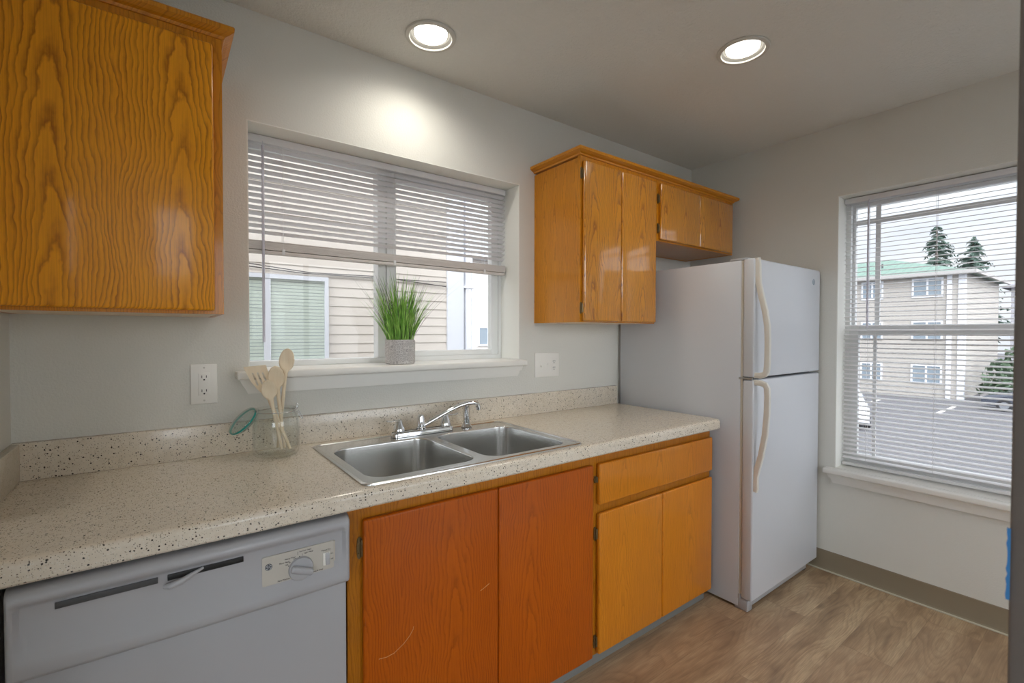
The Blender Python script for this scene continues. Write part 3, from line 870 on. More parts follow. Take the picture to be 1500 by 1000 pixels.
# ------------------------------------------------------------------ worktop
t = thing('countertop', (0, 0, CT), 'speckled beige laminate worktop running the length of the wall', 'countertop')
hx0, hx1, hy0, hy1 = 0.822, 1.637, -0.640, -0.108
b = B()
b.box(0.023, hx0, hy0, -0.001, 0.876, CT); b.box(hx1, CR, hy0, -0.001, 0.876, CT); b.box(hx0, hx1, hy1, -0.001, 0.876, CT)
prof = [(hy0, CT)]
for k in range(7):
    a = PI / 2 * k / 6
    prof.append((-0.668 - 0.016 * math.sin(a), CT - 0.016 + 0.016 * math.cos(a)))
prof += [(CF, 0.872), (-0.680, 0.867), (-0.658, 0.867), (-0.658, 0.876), (hy0, 0.876)]
b.loft([[(x, y, z) for y, z in prof] for x in (0.023, CR - 0.012)])
b.loft([[(x, lerp(-0.63, y, 1 - s), lerp(0.893, z, 1 - s * 0.25)) for y, z in prof] for x, s in ((CR - 0.012, 0.0), (CR - 0.006, 0.06), (CR - 0.001, 0.25), (CR, 0.4))])
obj('worktop_slab', b, M['granite'], t, ang=0.5)
obj('backsplash', B().box(0.023, CR - 0.004, -0.030, -0.001, CT, 1.021, 0.003), M['granite'], t)
obj('side_splash', B().box(0.023, 0.044, -0.664, -0.030, CT, 1.021, 0.003), M['granite'], t)

# ------------------------------------------------------------------ sink
t = thing('kitchen_sink', (1.2295, -0.373, CT), 'double bowl stainless steel drop in sink', 'sink')
SX0, SX1, SY0, SY1 = 0.805, 1.654, -0.656, -0.086
bowls = [(0.846, 1.212, -0.604, -0.192), (1.252, 1.614, -0.612, -0.190)]
zr = CT + 0.005
def ring3(x0, x1, y0, y1, r, z, n=8): return [(x, y, z) for x, y in rrect(x0, x1, y0, y1, r, n)]
b = B()
out = [(SX0 + d, SX1 - d, SY0 + d, SY1 - d, 0.03 - d * 0.5, z) for d, z in ((0.0, CT + 0.0005), (0.001, CT + 0.004), (0.005, CT + 0.0065), (0.010, CT + 0.0065), (0.014, zr - 0.0015))]
b.loft([ring3(*o) for o in out], cap0=False, cap1=False)
tb = bmesh.new(); es = []
inner = rrect(SX0 + 0.014, SX1 - 0.014, SY0 + 0.014, SY1 - 0.014, 0.023)
loops = [inner] + [rrect(x0 - 0.006, x1 + 0.006, y0 - 0.006, y1 + 0.006, 0.066)[::-1] for x0, x1, y0, y1 in bowls]
for lp in loops:
    v = [tb.verts.new((p[0], p[1], zr - 0.0015)) for p in lp]
    for i in range(len(v)): es.append(tb.edges.new((v[i], v[(i + 1) % len(v)])))
bmesh.ops.triangle_fill(tb, use_beauty=True, edges=es)
for f in tb.faces:
    if f.normal.z < 0: f.normal_flip()
me_ = bpy.data.meshes.new('t'); tb.to_mesh(me_); tb.free(); b.bm.from_mesh(me_); bpy.data.meshes.remove(me_)
obj('rim_deck', b, M['steel'], t)
for x0, x1, y0, y1 in bowls:
    b = B(); rings = []
    for d, z, r in ((-0.006, zr - 0.0015, 0.066), (-0.0035, zr - 0.002, 0.064), (-0.0015, zr - 0.004, 0.063), (-0.001, zr - 0.008, 0.062), (0.002, CT - 0.05, 0.06), (0.006, CT - 0.145, 0.058), (0.012, CT - 0.170, 0.055), (0.022, CT - 0.185, 0.052), (0.038, CT - 0.194, 0.048), (0.08, CT - 0.198, 0.04)):
        rings.append(ring3(x0 + d, x1 - d, y0 + d, y1 - d, r, z))
    b.loft(rings, cap0=False, cap1=True)
    bowl = obj('bowl', b, M['steel'], t, ang=1.2)
    cx, cy = (x0 + x1) / 2, (y0 + y1) / 2
    d = B().lathe([(0.056, -0.1978), (0.056, -0.1955), (0.044, -0.195), (0.040, -0.1975), (0.034, -0.1976), (0.03, -0.1962), (0.0, -0.196)], (cx, cy, CT), 32)
    obj('drain', d, M['chrome'], bowl)

# faucet
FY, FZ = -0.130, zr + 0.0004
t = thing('faucet', (1.235, FY, FZ), 'chrome two lever kitchen faucet with a long low spout behind the sink', 'faucet')
b = B()
pl = rrect(1.098, 1.376, FY - 0.026, FY + 0.026, 0.025)
ring = lambda d, z: [(lerp(x, 1.237, d * 0.9) if False else x + (d if x < 1.237 else -d), y + (d if y < FY else -d), z) for x, y in pl]
b.loft([ring(0.0, FZ), ring(0.0, FZ + 0.010), ring(0.002, FZ + 0.016), ring(0.006, FZ + 0.019)])
obj('deck_plate', b, M['chrome'], t)
for hx, sgn in ((1.132, -1), (1.342, 1)):
    b = B().lathe([(0.024, 0.017), (0.0245, 0.024), (0.022, 0.034), (0.017, 0.048), (0.0135, 0.058), (0.012, 0.064), (0.008, 0.067), (0.0, 0.068)], (hx, FY, FZ), 28)
    hd = obj('handle', b, M['chrome'], t)
    b = B().tube([(hx - sgn * 0.004, FY, FZ + 0.060), (hx + sgn * 0.012, FY - 0.003, FZ + 0.064), (hx + sgn * 0.032, FY - 0.006, FZ + 0.063), (hx + sgn * 0.050, FY - 0.009, FZ + 0.066), (hx + sgn * 0.058, FY - 0.010, FZ + 0.069)], [0.006, 0.0058, 0.0045, 0.006, 0.0035], 12, sx=1.2, sy=0.7)
    obj('lever', b, M['chrome'], hd)
b = B().lathe([(0.021, 0.017), (0.021, 0.026), (0.0165, 0.029), (0.0165, 0.058), (0.0155, 0.062), (0.015, 0.066), (0.013, 0.074), (0.007, 0.078), (0.0, 0.079)], (1.228, FY, FZ), 28)
obj('spout_base', b, M['chrome'], t)
sp = [(1.236, FY, FZ + 0.030), (1.26, FY - 0.003, FZ + 0.040), (1.31, FY - 0.010, FZ + 0.064), (1.36, FY - 0.017, FZ + 0.087), (1.405, FY - 0.022, FZ + 0.103), (1.44, FY - 0.026, FZ + 0.110), (1.468, FY - 0.029, FZ + 0.110), (1.484, FY - 0.031, FZ + 0.104), (1.490, FY - 0.032, FZ + 0.090)]
b = B().tube(sp, [0.009, 0.0092, 0.0092, 0.0092, 0.0094, 0.0098, 0.0102, 0.0104, 0.0104], 16)
spt = obj('spout', b, M['chrome'], t)
obj('aerator', B().cyl((1.490, FY - 0.032, FZ + 0.092), (1.492, FY - 0.032, FZ + 0.078), 0.0112, n=18), M['chrome'], spt)
t = thing('side_sprayer', (1.452, FY + 0.006, FZ), 'chrome side sprayer standing on the sink deck behind the right bowl', 'sprayer')
c = (1.452, FY + 0.006, FZ)
obj('escutcheon', B().lathe([(0.024, 0.0), (0.0245, 0.003), (0.020, 0.009), (0.0165, 0.016), (0.0, 0.017)], c, 28), M['chrome'], t)
obj('body', B().lathe([(0.0140, 0.016), (0.0148, 0.03), (0.0142, 0.07), (0.0148, 0.088), (0.0160, 0.096), (0.0150, 0.104), (0.010, 0.108), (0.0, 0.109)], c, 24), M['chrome'], t)
obj('trigger', B().tube([(1.452, FY - 0.006, FZ + 0.096), (1.449, FY - 0.013, FZ + 0.085), (1.448, FY - 0.014, FZ + 0.066)], [0.004, 0.0035, 0.002], 8), M['chrome'], t)

# ------------------------------------------------------------------ dishwasher
DX0, DX1 = 0.130, 0.7575
t = thing('dishwasher', (DX0, 0, 0), 'white dishwasher with a dial control panel under the worktop', 'dishwasher')
obj('tub', B().box(DX0 + 0.012, DX1 - 0.008, -0.628, -0.03, 0.05, 0.856), M['slot'], t, smooth=False)
obj('door', B().box(DX0 + 0.004, DX1 - 0.003, -0.664, -0.630, 0.10, 0.83, 0.006), M['appliance'], t)
obj('kick_plate', B().box(DX0 + 0.004, DX1 - 0.003, -0.62, -0.60, 0.005, 0.097), M['slot'], t, smooth=False)
FR = [(-0.632, 0.857), (-0.668, 0.857), (-0.684, 0.854), (-0.692, 0.847), (-0.694, 0.838), (-0.690, 0.830), (-0.682, 0.825), (-0.680, 0.820), (-0.681, 0.790), (-0.683, 0.750), (-0.686, 0.720), (-0.690, 0.706), (-0.691, 0.696), (-0.686, 0.688), (-0.668, 0.684), (-0.632, 0.684)]
RS = [(-0.632, 0.857), (-0.668, 0.857), (-0.684, 0.854), (-0.692, 0.847), (-0.694, 0.838), (-0.6935, 0.830), (-0.693, 0.825), (-0.6925, 0.820), (-0.692, 0.790), (-0.6915, 0.750), (-0.691, 0.720), (-0.691, 0.706), (-0.691, 0.696), (-0.686, 0.688), (-0.668, 0.684), (-0.632, 0.684)]
xs = [(DX0, 0.6), (DX0 + 0.002, 0.2), (DX0 + 0.006, 0)] + [(DX0 + 0.006 + (DX1 - DX0 - 0.012) * k / 24, 0) for k in range(1, 24)] + [(DX1 - 0.006, 0), (DX1 - 0.002, 0.2), (DX1, 0.6)]
xs += [(DX0 + 0.013, 0), (DX0 + 0.020, 0), (DX1 - 0.013, 0), (DX1 - 0.020, 0)]
xs.sort()
rings = []
for x, e in xs:
    edge = min(x - DX0, DX1 - x)
    k = 1.0 if edge < 0.0131 else 0.0
    tq = ((x - (DX0 + DX1) / 2) / ((DX1 - DX0) / 2)) ** 2
    sag = 0.004 * (1 - tq); bow = 0.026 * tq if x < 0.5 else 0.006 * tq
    rings.append([(x, lerp(lerp(a[0], r_[0], k), -0.65, e * 0.6), lerp(a[1], r_[1], k) + (bow if i_ in (10, 11) else bow * 0.5 if i_ == 9 else 0) - (sag if i_ > 11 else 0)) for i_, (a, r_) in enumerate(zip(FR, RS))])
console = obj('console', B().loft(rings), M['appliance'], t, ang=0.9)
def yc(z): return -0.6805 - max(0, (0.79 - z)) * 0.055
obj('vent_slot', B().box(0.198, 0.356, -0.6835, -0.676, 0.806, 0.8185, 0.0008), M['slot'], console)
obj('vent_slot', B().box(0.372, 0.514, -0.6835, -0.676, 0.806, 0.8185, 0.0008), M['black'], console)
b = B().tube([(0.366, -0.690, 0.7985), (0.376, -0.696, 0.799), (0.395, -0.698, 0.804), (0.415, -0.693, 0.8115), (0.436, -0.684, 0.8165)], [0.005, 0.0085, 0.008, 0.006, 0.003], 14, sx=0.75, sy=0.8)
obj('latch_lever', b, M['appliance'], t)
cp = obj('control_panel', B().prism(rrect(0.5515, 0.716, 0.7345, 0.8035, 0.004, 4), -0.679, -0.6855, 'Y'), M['panel_beige'], t, smooth=False)
obj('panel_edge', B().box(0.7155, 0.7185, -0.687, -0.679, 0.752, 0.802), M['gasket'], cp, smooth=False)
KX, KZ, PY = 0.6365, 0.7560, -0.6855
b = B().lathe([(0.0285, -0.001), (0.0285, 0.004), (0.027, 0.0075), (0.022, 0.0085), (0.0, 0.009)], (KX, PY, KZ), 36, axis='Y')
knob = obj('knob', b, M['appliance'], cp)
xf = Matrix.Translation((KX, PY - 0.0085, KZ)) @ Matrix.Rotation(math.radians(22), 4, 'Y')
b = B().box(-0.0265, 0.0265, -0.016, 0.0, -0.0085, 0.0085, 0.006, 3, xf=xf)
obj('grip', b, M['appliance'], knob)
b = B().box(0.6885, 0.7055, PY - 0.004, PY + 0.001, 0.7465, 0.7795, 0.0015)
rk = obj('rocker_switch', b, M['plastic_white'], cp)
xf = Matrix.Translation((0.699, PY - 0.004, 0.763)) @ Matrix.Rotation(math.radians(-9), 4, 'X')
obj('rocker', B().box(-0.005, 0.005, -0.004, 0.001, -0.0145, 0.0145, 0.0015, xf=xf), M['appliance'], rk)
b = B()
for tx, x, z, al in (('Normal Wash', 0.6335, 0.7972, 'LEFT'), ('Light Wash', 0.644, 0.7910, 'LEFT'), ('Heavy Wash', 0.6255, 0.7868, 'RIGHT'), ('Short Wash', 0.6115, 0.7795, 'RIGHT'), ('Off', 0.6075, 0.7725, 'RIGHT'), ('Plate Warmer', 0.612, 0.7385, 'RIGHT'), ('Rinse & Hold', 0.663, 0.7380, 'LEFT'), ('Heated Dry', 0.6965, 0.7845, 'CENTER'), ('On', 0.7110, 0.772, 'CENTER'), ('Off', 0.7110, 0.758, 'CENTER')):
    obj('panel_lettering', B().text(tx, 0.0048, (x, PY - 0.0002, z), align=al), M['ink'], cp, smooth=False)
for x0, z0, x1, z1 in ((0.630, 0.7975, 0.630, 0.790), (0.640, 0.7905, 0.640, 0.7862), (0.619, 0.7835, 0.626, 0.7835)):
    obj('dial_mark', B().box(min(x0, x1) - 0.0004, max(x0, x1) + 0.0004, PY - 0.0005, PY, min(z0, z1) - 0.0004, max(z0, z1) + 0.0004), M['ink'], cp, smooth=False)
for x, z in ((0.612, 0.7765), (0.609, 0.7690), (0.622, 0.7800), (0.634, 0.7855), (0.642, 0.7275)):
    obj('dial_mark', B().cyl((x, PY + 0.0002, z), (x, PY - 0.0006, z), 0.0012, n=8), M['ink'], cp, smooth=False)
def badge(x, y, z, r, parent, dark, light):
    bd = obj('badge', B().lathe([(r, 0.0), (r, 0.0008), (r * 0.95, 0.0012), (0.0, 0.0012)], (x, y, z), 32, axis='Y'), dark, parent)
    b = B()
    b.tube([(x + r * 0.80 * math.cos(2 * PI * k / 28), y - 0.0013, z + r * 0.80 * math.sin(2 * PI * k / 28)) for k in range(28)], r * 0.05, 6, closed=True)
    for q in range(4):
        a = PI / 2 * q + 0.4
        b.tube([(x + r * q2 * math.cos(a + s), y - 0.0013, z + r * q2 * math.sin(a + s)) for q2, s in ((0.78, 0.0), (0.66, 0.28), (0.62, 0.6), (0.72, 0.9))], r * 0.05, 6)
    b.text('GE', r * 0.85, (x, y - 0.0013, z), depth=0.0003)
    obj('monogram', b, light, bd)
badge(0.5655, -0.6855, 0.7790, 0.0078, cp, M['navy'], M['badge_light'])

# ------------------------------------------------------------------ fridge
FX0, FX1, FZT = 2.600, 3.352, 1.690
FB, FD = -0.762, -0.826
t = thing('refrigerator', (FX0, 0, 0), 'white two door fridge with curved handles at the end of the worktop', 'refrigerator')
obj('cabinet', B().box(FX0, FX1, FB, -0.022, 0.012, FZT - 0.004, 0.005), M['fridge'], t)
obj('gasket', B().box(FX0 + 0.004, FX1 - 0.004, FB - 0.010, FB + 0.002, 0.075, FZT - 0.006), M['gasket'], t, smooth=False)
fz = obj('freezer_door', B().box(FX0, FX1, FD, FB - 0.010, 1.126, FZT, 0.009, 3), M['fridge'], t)
fd = obj('fridge_door', B().box(FX0, FX1, FD, FB - 0.010, 0.058, 1.116, 0.009, 3), M['fridge'], t)
obj('divider', B().box(FX0 + 0.02, FX1 - 0.004, FB - 0.012, FB + 0.001, 1.114, 1.128), M['slot'], t, smooth=False)
obj('base_grille', B().box(FX0 + 0.006, FX1 - 0.07, FB - 0.036, FB + 0.02, 0.010, 0.054, 0.004), M['appliance'], t)
obj('foot', B().box(FX0 + 0.002, FX0 + 0.05, FB - 0.044, FB + 0.02, 0.0, 0.052, 0.004), M['appliance'], t)
obj('foot', B().box(FX1 - 0.10, FX1 - 0.06, FB - 0.03, FB + 0.04, 0.0, 0.03, 0.002), M['black'], t)
hx = FX0 + 0.016
def pull(pts, parent, w=0.0135):
    b = B().tube([(hx, y, z) for y, z in pts], w, 16, sx=1.0, sy=0.72, up=(1, 0, 0), square=True)
    obj('handle', b, M['cream'], parent)
pull([(FD - 0.004, 1.690), (FD - 0.008, 1.66), (FD - 0.009, 1.61), (FD - 0.012, 1.57), (FD - 0.025, 1.51), (FD - 0.042, 1.44), (FD - 0.053, 1.37), (FD - 0.056, 1.29), (FD - 0.055, 1.20), (FD - 0.052, 1.160), (FD - 0.044, 1.145), (FD - 0.025, 1.138), (FD + 0.004, 1.137)], fz)
pull([(FD + 0.004, 1.104), (FD - 0.025, 1.103), (FD - 0.046, 1.096), (FD - 0.055, 1.080), (FD - 0.057, 1.04), (FD - 0.055, 0.96), (FD - 0.047, 0.86), (FD - 0.030, 0.76), (FD - 0.012, 0.69), (FD - 0.006, 0.66), (FD - 0.006, 0.60), (FD - 0.002, 0.588)], fd)
obj('hinge_cover', B().box(FX0 + 0.004, FX0 + 0.05, FB - 0.028, FB + 0.06, FZT - 0.005, FZT + 0.008, 0.005), M['appliance'], t)
obj('hinge_cover', B().box(FX1 - 0.06, FX1 - 0.004, FB - 0.03, FB + 0.03, FZT - 0.004, FZT + 0.010, 0.004), M['black'], t)
obj('centre_hinge', B().box(FX0 - 0.003, FX0 + 0.012, FD + 0.008, FB + 0.006, 1.1165, 1.1255, 0.001), M['hinge_steel'], t)
obj('toe_hinge', B().box(FX0 + 0.001, FX0 + 0.03, FB - 0.0095, FB + 0.006, 0.050, 0.075, 0.003), M['appliance'], t)
badge(3.262, FD, 1.620, 0.016, fz, M['badge_blue'], M['badge_light'])

# ------------------------------------------------------------------ outlets
def receptacle(b, x, z, y, s=1.0):
    """slots and ground hole of one socket"""
    b.box(x - 0.0065 * s - 0.001, x - 0.0065 * s + 0.001, y - 0.0006, y + 0.001, z - 0.004, z + 0.005)
    b.box(x + 0.0065 * s - 0.001, x + 0.0065 * s + 0.001, y - 0.0006, y + 0.001, z - 0.003, z + 0.005)
    b.cyl((x, y + 0.001, z - 0.0095), (x, y - 0.0006, z - 0.0095), 0.0028, n=10)
t = thing('wall_outlet', (0.4825, 0, 1.16), 'white square faced wall outlet to the side of the window above the backsplash', 'outlet')
obj('cover_plate', B().box(0.4435, 0.5215, -0.0065, -0.0002, 1.093, 1.228, 0.003), M['plastic_white'], t)
obj('receptacle', B().box(0.4655, 0.4995, -0.0085, -0.006, 1.1225, 1.1985, 0.001), M['plastic_white'], t)
for z in (1.185, 1.1375):
    b = B(); receptacle(b, 0.4825, z, -0.0085); obj('socket_slots', b, M['black'], t, smooth=False)
for z in (1.2165, 1.1045): obj('screw', B().cyl((0.4825, -0.006, z), (0.4825, -0.0072, z), 0.0032, n=12), M['baffle'], t)
t = thing('switch_plate', (2.03, 0, 1.166), 'white wall plate with two light switches and an outlet below the tall wall cabinet', 'switch plate')
obj('cover_plate', B().box(1.945, 2.115, -0.0065, -0.0002, 1.102, 1.231, 0.003), M['plastic_white'], t)
for x, up in ((1.984, -1), (2.030, 1)):
    b = B().box(x - 0.005, x + 0.005, -0.0075, -0.006, 1.154, 1.178)
    b.box(x - 0.004, x + 0.004, -0.016, -0.006, 1.166 + up * 0.001, 1.166 + up * 0.010, 0.001)
    obj('toggle', b, M['plastic_white'], t)
b = B().box(2.060, 2.092, -0.0078, -0.006, 1.133, 1.199, 0.001)
obj('receptacle', b, M['plastic_white'], t)
for z in (1.185, 1.150):
    b = B(); receptacle(b, 2.076, z, -0.0078); obj('socket_slots', b, M['black'], t, smooth=False)

# ------------------------------------------------------------------ blinds
def blind(name, width_axis, a0, a1, plane, ztop, zbot, pitch, tilt, label, wand_at, wand_len, stack, room, cords):
    """horizontal mini blind. width_axis 'X' or 'Y'; plane = coordinate across; room = sign of the room side"""
    loc = (plane if width_axis == 'Y' else (a0 + a1) / 2, plane if width_axis == 'X' else (a0 + a1) / 2, ztop)
    t = thing(name, loc, label, 'window blind')
    def bx(b, u0, u1, d0, d1, z0, z1, bev=0.0):
        if width_axis == 'X': b.box(u0, u1, plane + d0, plane + d1, z0, z1, bev)
        else: b.box(plane + d0, plane + d1, u0, u1, z0, z1, bev)
        return b
    def P(u, d, z): return (u, plane + d, z) if width_axis == 'X' else (plane + d, u, z)
    obj('headrail', bx(B(), a0, a1, -0.0125, 0.0125, ztop - 0.028, ztop, 0.002), M['rail'], t)
    b = B()
    w = 0.0125
    z = ztop - 0.042
    zs = []
    while z > zbot + stack + 0.010:
        zs.append(z); z -= pitch
    ct, st = math.cos(math.radians(tilt)), math.sin(math.radians(tilt))
    n = 5
    for z in zs:
        top, bot = [], []
        for k in range(n):
            s = -1 + 2 * k / (n - 1)
            cr_ = 0.0016 * (1 - s * s)
            d = s * w; up = cr_
            dd = d * ct - up * st * 1; zz = d * st + up * ct
            top.append((dd * room * -1, zz + 0.00025)); bot.append((dd * room * -1, zz - 0.00025))
        loop = top + bot[::-1]
        b.loft([[P(u, d, z + q) for d, q in loop] for u in (a0 + 0.002, a1 - 0.002)])
    obj('slats', b, M['slat'], t, ang=0.9)
    if stack > 0.03:
        b = B()
        k = int(stack / 0.0030)
        for i in range(k):
            zz = zbot + 0.016 + i * (stack - 0.016) / k
            off = random.uniform(-0.0012, 0.0012)
            bx(b, a0 + 0.002, a1 - 0.002, -0.0125 + off, 0.0125 + off, zz, zz + 0.0019)
        obj('stacked_slats', b, M['stack'], t, smooth=False)
    obj('bottom_rail', bx(B(), a0 + 0.001, a1 - 0.001, -0.012, 0.012, zbot, zbot + 0.014, 0.003), M['stack'] if stack > 0.03 else M['rail'], t)
    for u in cords:
        b = B()
        for d in (-0.0128, 0.0128):
            b.tube([P(u, d, zbot + 0.012), P(u, d, ztop - 0.02)], 0.0008, 6)
        if stack > 0.03: bx(b, u - 0.006, u + 0.006, -0.0145, -0.0125 if room < 0 else 0.0145, zbot + 0.002, zbot + 0.022, 0.001)
        obj('ladder_cord', b, M['rail'], t)
    d = room * 0.020
    b = B()
    b.tube([P(wand_at, d * 0.7, ztop - 0.022), P(wand_at, d, ztop - 0.034), P(wand_at, d, ztop - 0.04)], 0.0014, 8)
    b.tube([P(wand_at, d, ztop - 0.04), P(wand_at, d, ztop - wand_len)], 0.0050, 8)
    obj('tilt_wand', b, M['wand'], t)
    return t
bl1 = blind('window_blind', 'X', W1[0] + 0.010, W1[1] - 0.012, 0.118, 2.090, 1.640, 0.0232, -22, 'white mini blind half raised in the window over the sink', 0.683, 0.79, 0.050, -1, (0.755, 1.215, 1.700))
bl2 = blind('window_blind', 'Y', W2[0] + 0.008, W2[1] - 0.008, 3.460, 2.086, 0.600, 0.0246, 16, 'white mini blind fully lowered in the tall window beside the fridge', -1.022, 0.72, 0.014, -1, (-1.02, -1.30, -1.72))

# ------------------------------------------------------------------ jar with utensils
JX, JY = 0.683, -0.130
JZ = CT + 0.0006
t = thing('glass_jar', (JX, JY, JZ), 'clear glass clip top jar with its lid hanging open on the worktop', 'jar')
prof = [(0.0, 0.010), (0.05, 0.010), (0.060, 0.012), (0.066, 0.020), (0.0695, 0.035), (0.0695, 0.105), (0.067, 0.125), (0.060, 0.143), (0.0555, 0.152), (0.0560, 0.160), (0.058, 0.163)]
outer = [(0.0610, 0.163), (0.0625, 0.158), (0.0600, 0.151), (0.0635, 0.144), (0.0705, 0.126), (0.0730, 0.106), (0.0730, 0.030), (0.071, 0.012), (0.066, 0.003), (0.058, 0.0), (0.0, 0.0)]
obj('jar_body', B().lathe(prof + outer, (JX, JY, JZ), 48), M['jar_glass'], t, ang=1.2)
b = B()
b.tube([(JX + 0.0615 * math.cos(2 * PI * k / 40), JY + 0.0615 * math.sin(2 * PI * k / 40), JZ + 0.1515) for k in range(40)], 0.0012, 6, closed=True)
dv = Vector((0.93, -0.36, 0)).normalized()
sd = Vector((-dv.y, dv.x, 0))
cpt = Vector((JX, JY, JZ))
def jp(a, s, z): return tuple(cpt + dv * a + sd * s + Vector((0, 0, z)))
for s in (-0.014, 0.014):
    b.tube([jp(0.060, s, 0.1515), jp(0.066, s, 0.158), jp(0.069, s, 0.166), jp(0.064, s * 0.9, 0.174)], 0.0012, 6)
    b.tube([jp(0.067, s, 0.150), jp(0.074, s, 0.140), jp(0.082, s, 0.126), jp(0.084, s * 0.4, 0.122)], 0.0012, 6)
b.tube([jp(0.064, -0.013, 0.174), jp(0.066, 0.0, 0.176), jp(0.064, 0.013, 0.174)], 0.0012, 6)
b.tube([jp(0.066, -0.016, 0.160), jp(0.066, 0.016, 0.160)], 0.0014, 6)
obj('bail_wire', b, M['wire'], t)
# lid, hinged at the left of the neck and hanging outward
hv = Vector((-0.80, 0.30, -0.0)).normalized()
ax = (hv * 0.74 + Vector((0, 0, -0.67))).normalized()
nrm = Vector((0, 0, 1)) - ax * ax.z
nrm = nrm.normalized()
sv = ax.cross(nrm).normalized()
sgn_ = 1 if sv.y < 0 else -1
nrm = (nrm * math.cos(0.42) + sv * sgn_ * math.sin(0.42)).normalized()
sv = ax.cross(nrm).normalized()
lc = cpt + hv * 0.064 + Vector((0, 0, 0.160)) + ax * 0.056
xf = Matrix((sv, ax, nrm)).transposed().to_4x4()
b = B().lathe([(0.0, 0.006), (0.035, 0.006), (0.050, 0.005), (0.0545, 0.002), (0.0545, -0.003), (0.050, -0.005), (0.046, -0.006), (0.044, -0.016), (0.040, -0.019), (0.0, -0.019)], lc, 40, xf=xf.to_3x3())
lid = obj('lid', b, M['lid_glass'], t, ang=1.0)
b = B().tube([tuple(lc + sv * (0.0515 * math.cos(2 * PI * k / 40)) + ax * (0.0515 * math.sin(2 * PI * k / 40)) - nrm * 0.0045) for k in range(40)], 0.0030, 8, closed=True)
obj('seal_ring', b, M['teal'], lid)
obj('bail_hinge', B().tube([jp(-0.06, -0.012, 0.152), tuple(lc - ax * 0.056 + sv * 0.012), tuple(lc - ax * 0.056 - sv * 0.012), jp(-0.06, 0.012, 0.152)], 0.0012, 6), M['wire'], lid)

def spoon(name, foot, tip, head_len, head_w, label, face):
    """wooden spoon: round handle that swells into a dished oval bowl"""
    foot, tip = Vector(foot), Vector(tip)
    d = (tip - foot); L = d.length; d.normalize()
    f = Vector(face); f = (f - d * f.dot(d)).normalized()
    s = d.cross(f).normalized()
    rings = []
    hl = head_len / L
    N = 34
    for i in range(N + 1):
        q = i / N
        if q < 0.45: q2 = q / 0.45 * (1 - hl)
        else: q2 = (1 - hl) + (q - 0.45) / 0.55 * hl
        if q2 <= 1 - hl:
            k = q2 / (1 - hl)
            w = lerp(0.0050, 0.0062, k); th = lerp(0.0050, 0.0052, k); dish = 0
            if q2 > 1 - hl - 0.12: w += 0.0015 * (q2 - (1 - hl - 0.12)) / 0.12
            off = 0
        else:
            h = (q2 - (1 - hl)) / hl
            e = math.sqrt(max(0.0, 1 - (2 * (max(h, 0.0) ** 0.86) - 1) ** 2))
            w = max(head_w / 2 * e, 0.0077 * (1 - h) if h < 0.5 else 0.0006)
            th = lerp(0.0056, 0.0050, h) * (0.5 + 0.5 * min(1, e * 1.6)) + 0.0003
            dish = 0.0075 * e * e
        c = foot + d * (L * q2)
        ring = []
        for k in range(20):
            a = 2 * PI * k / 20
            cx, sy = math.cos(a), math.sin(a)
            dd = sy * th
            sag = dish * (1 - (cx) ** 2)
            dd -= sag * (1.0 if sy >= 0 else 0.85)
            ring.append(c + s * (cx * w) + f * dd)
        rings.append(ring)
    return tag(obj(name, B().loft(rings), M['beech'], loc=foot, ang=1.3), label, 'wooden spoon', 'wooden utensils in the jar')
camdir = Vector((0.365, -1.918, 1.334)) - Vector((0.68, -0.13, 1.15))
spoon('wooden_spoon', (0.700, -0.128, JZ + 0.0165), (0.6505, -0.158, 1.1765), 0.066, 0.048, 'pale wooden spoon with its bowl lowest and at the front in the jar', camdir + Vector((0, 0, 0.2)))
spoon('wooden_spoon', (0.712, -0.112, JZ + 0.0165), (0.680, -0.128, 1.2215), 0.078, 0.052, 'middle pale wooden spoon between the slotted turner and the tallest spoon', camdir + Vector((0.2, 0, 0.1)))
spoon('wooden_spoon', (0.693, -0.104, JZ + 0.0165), (0.7285, -0.096, 1.2800), 0.080, 0.050, 'tallest pale wooden spoon standing upright in the jar', camdir)
# slotted turner
ft, tp = Vector((0.724, -0.142, JZ + 0.0165)), Vector((0.6225, -0.105, 1.2225))
d = (tp - ft); L = d.length; d.normalize()
f = (camdir - d * camdir.dot(d)).normalized(); s = f.cross(d).normalized()
fr = Matrix((s, f, d)).transposed().to_4x4(); fr.translation = ft
b = B()
out = [(-0.006, L - 0.125), (0.006, L - 0.125), (0.012, L - 0.100), (0.022, L - 0.075), (0.030, L - 0.045), (0.034, L + 0.006), (0.033, L + 0.009), (-0.031, L - 0.009), (-0.032, L - 0.013), (-0.028, L - 0.050), (-0.020, L - 0.080), (-0.011, L - 0.103)]
hol = []
for c0, zt, zb in ((-0.013, L - 0.032, L - 0.068), (0.001, L - 0.026, L - 0.068), (0.015, L - 0.022, L - 0.066)):
    hol.append([(c0 - 0.0026, zb), (c0 - 0.0030, zt), (c0, zt + 0.003), (c0 + 0.0030, zt), (c0 + 0.0026, zb)][::-1])
b.prism(out, -0.0026, 0.0026, 'Y', holes=hol, xf=fr)
b.tube([tuple(fr @ Vector((0, 0, z))) for z in (0.0, 0.05, L * 0.4, L - 0.14, L - 0.115)], [0.0050, 0.0055, 0.0060, 0.0064, 0.0050], 14)
tag(obj('slotted_turner', b, M['beech'], loc=ft, ang=0.7), 'pale wooden slotted turner leaning in the jar', 'wooden turner', 'wooden utensils in the jar')

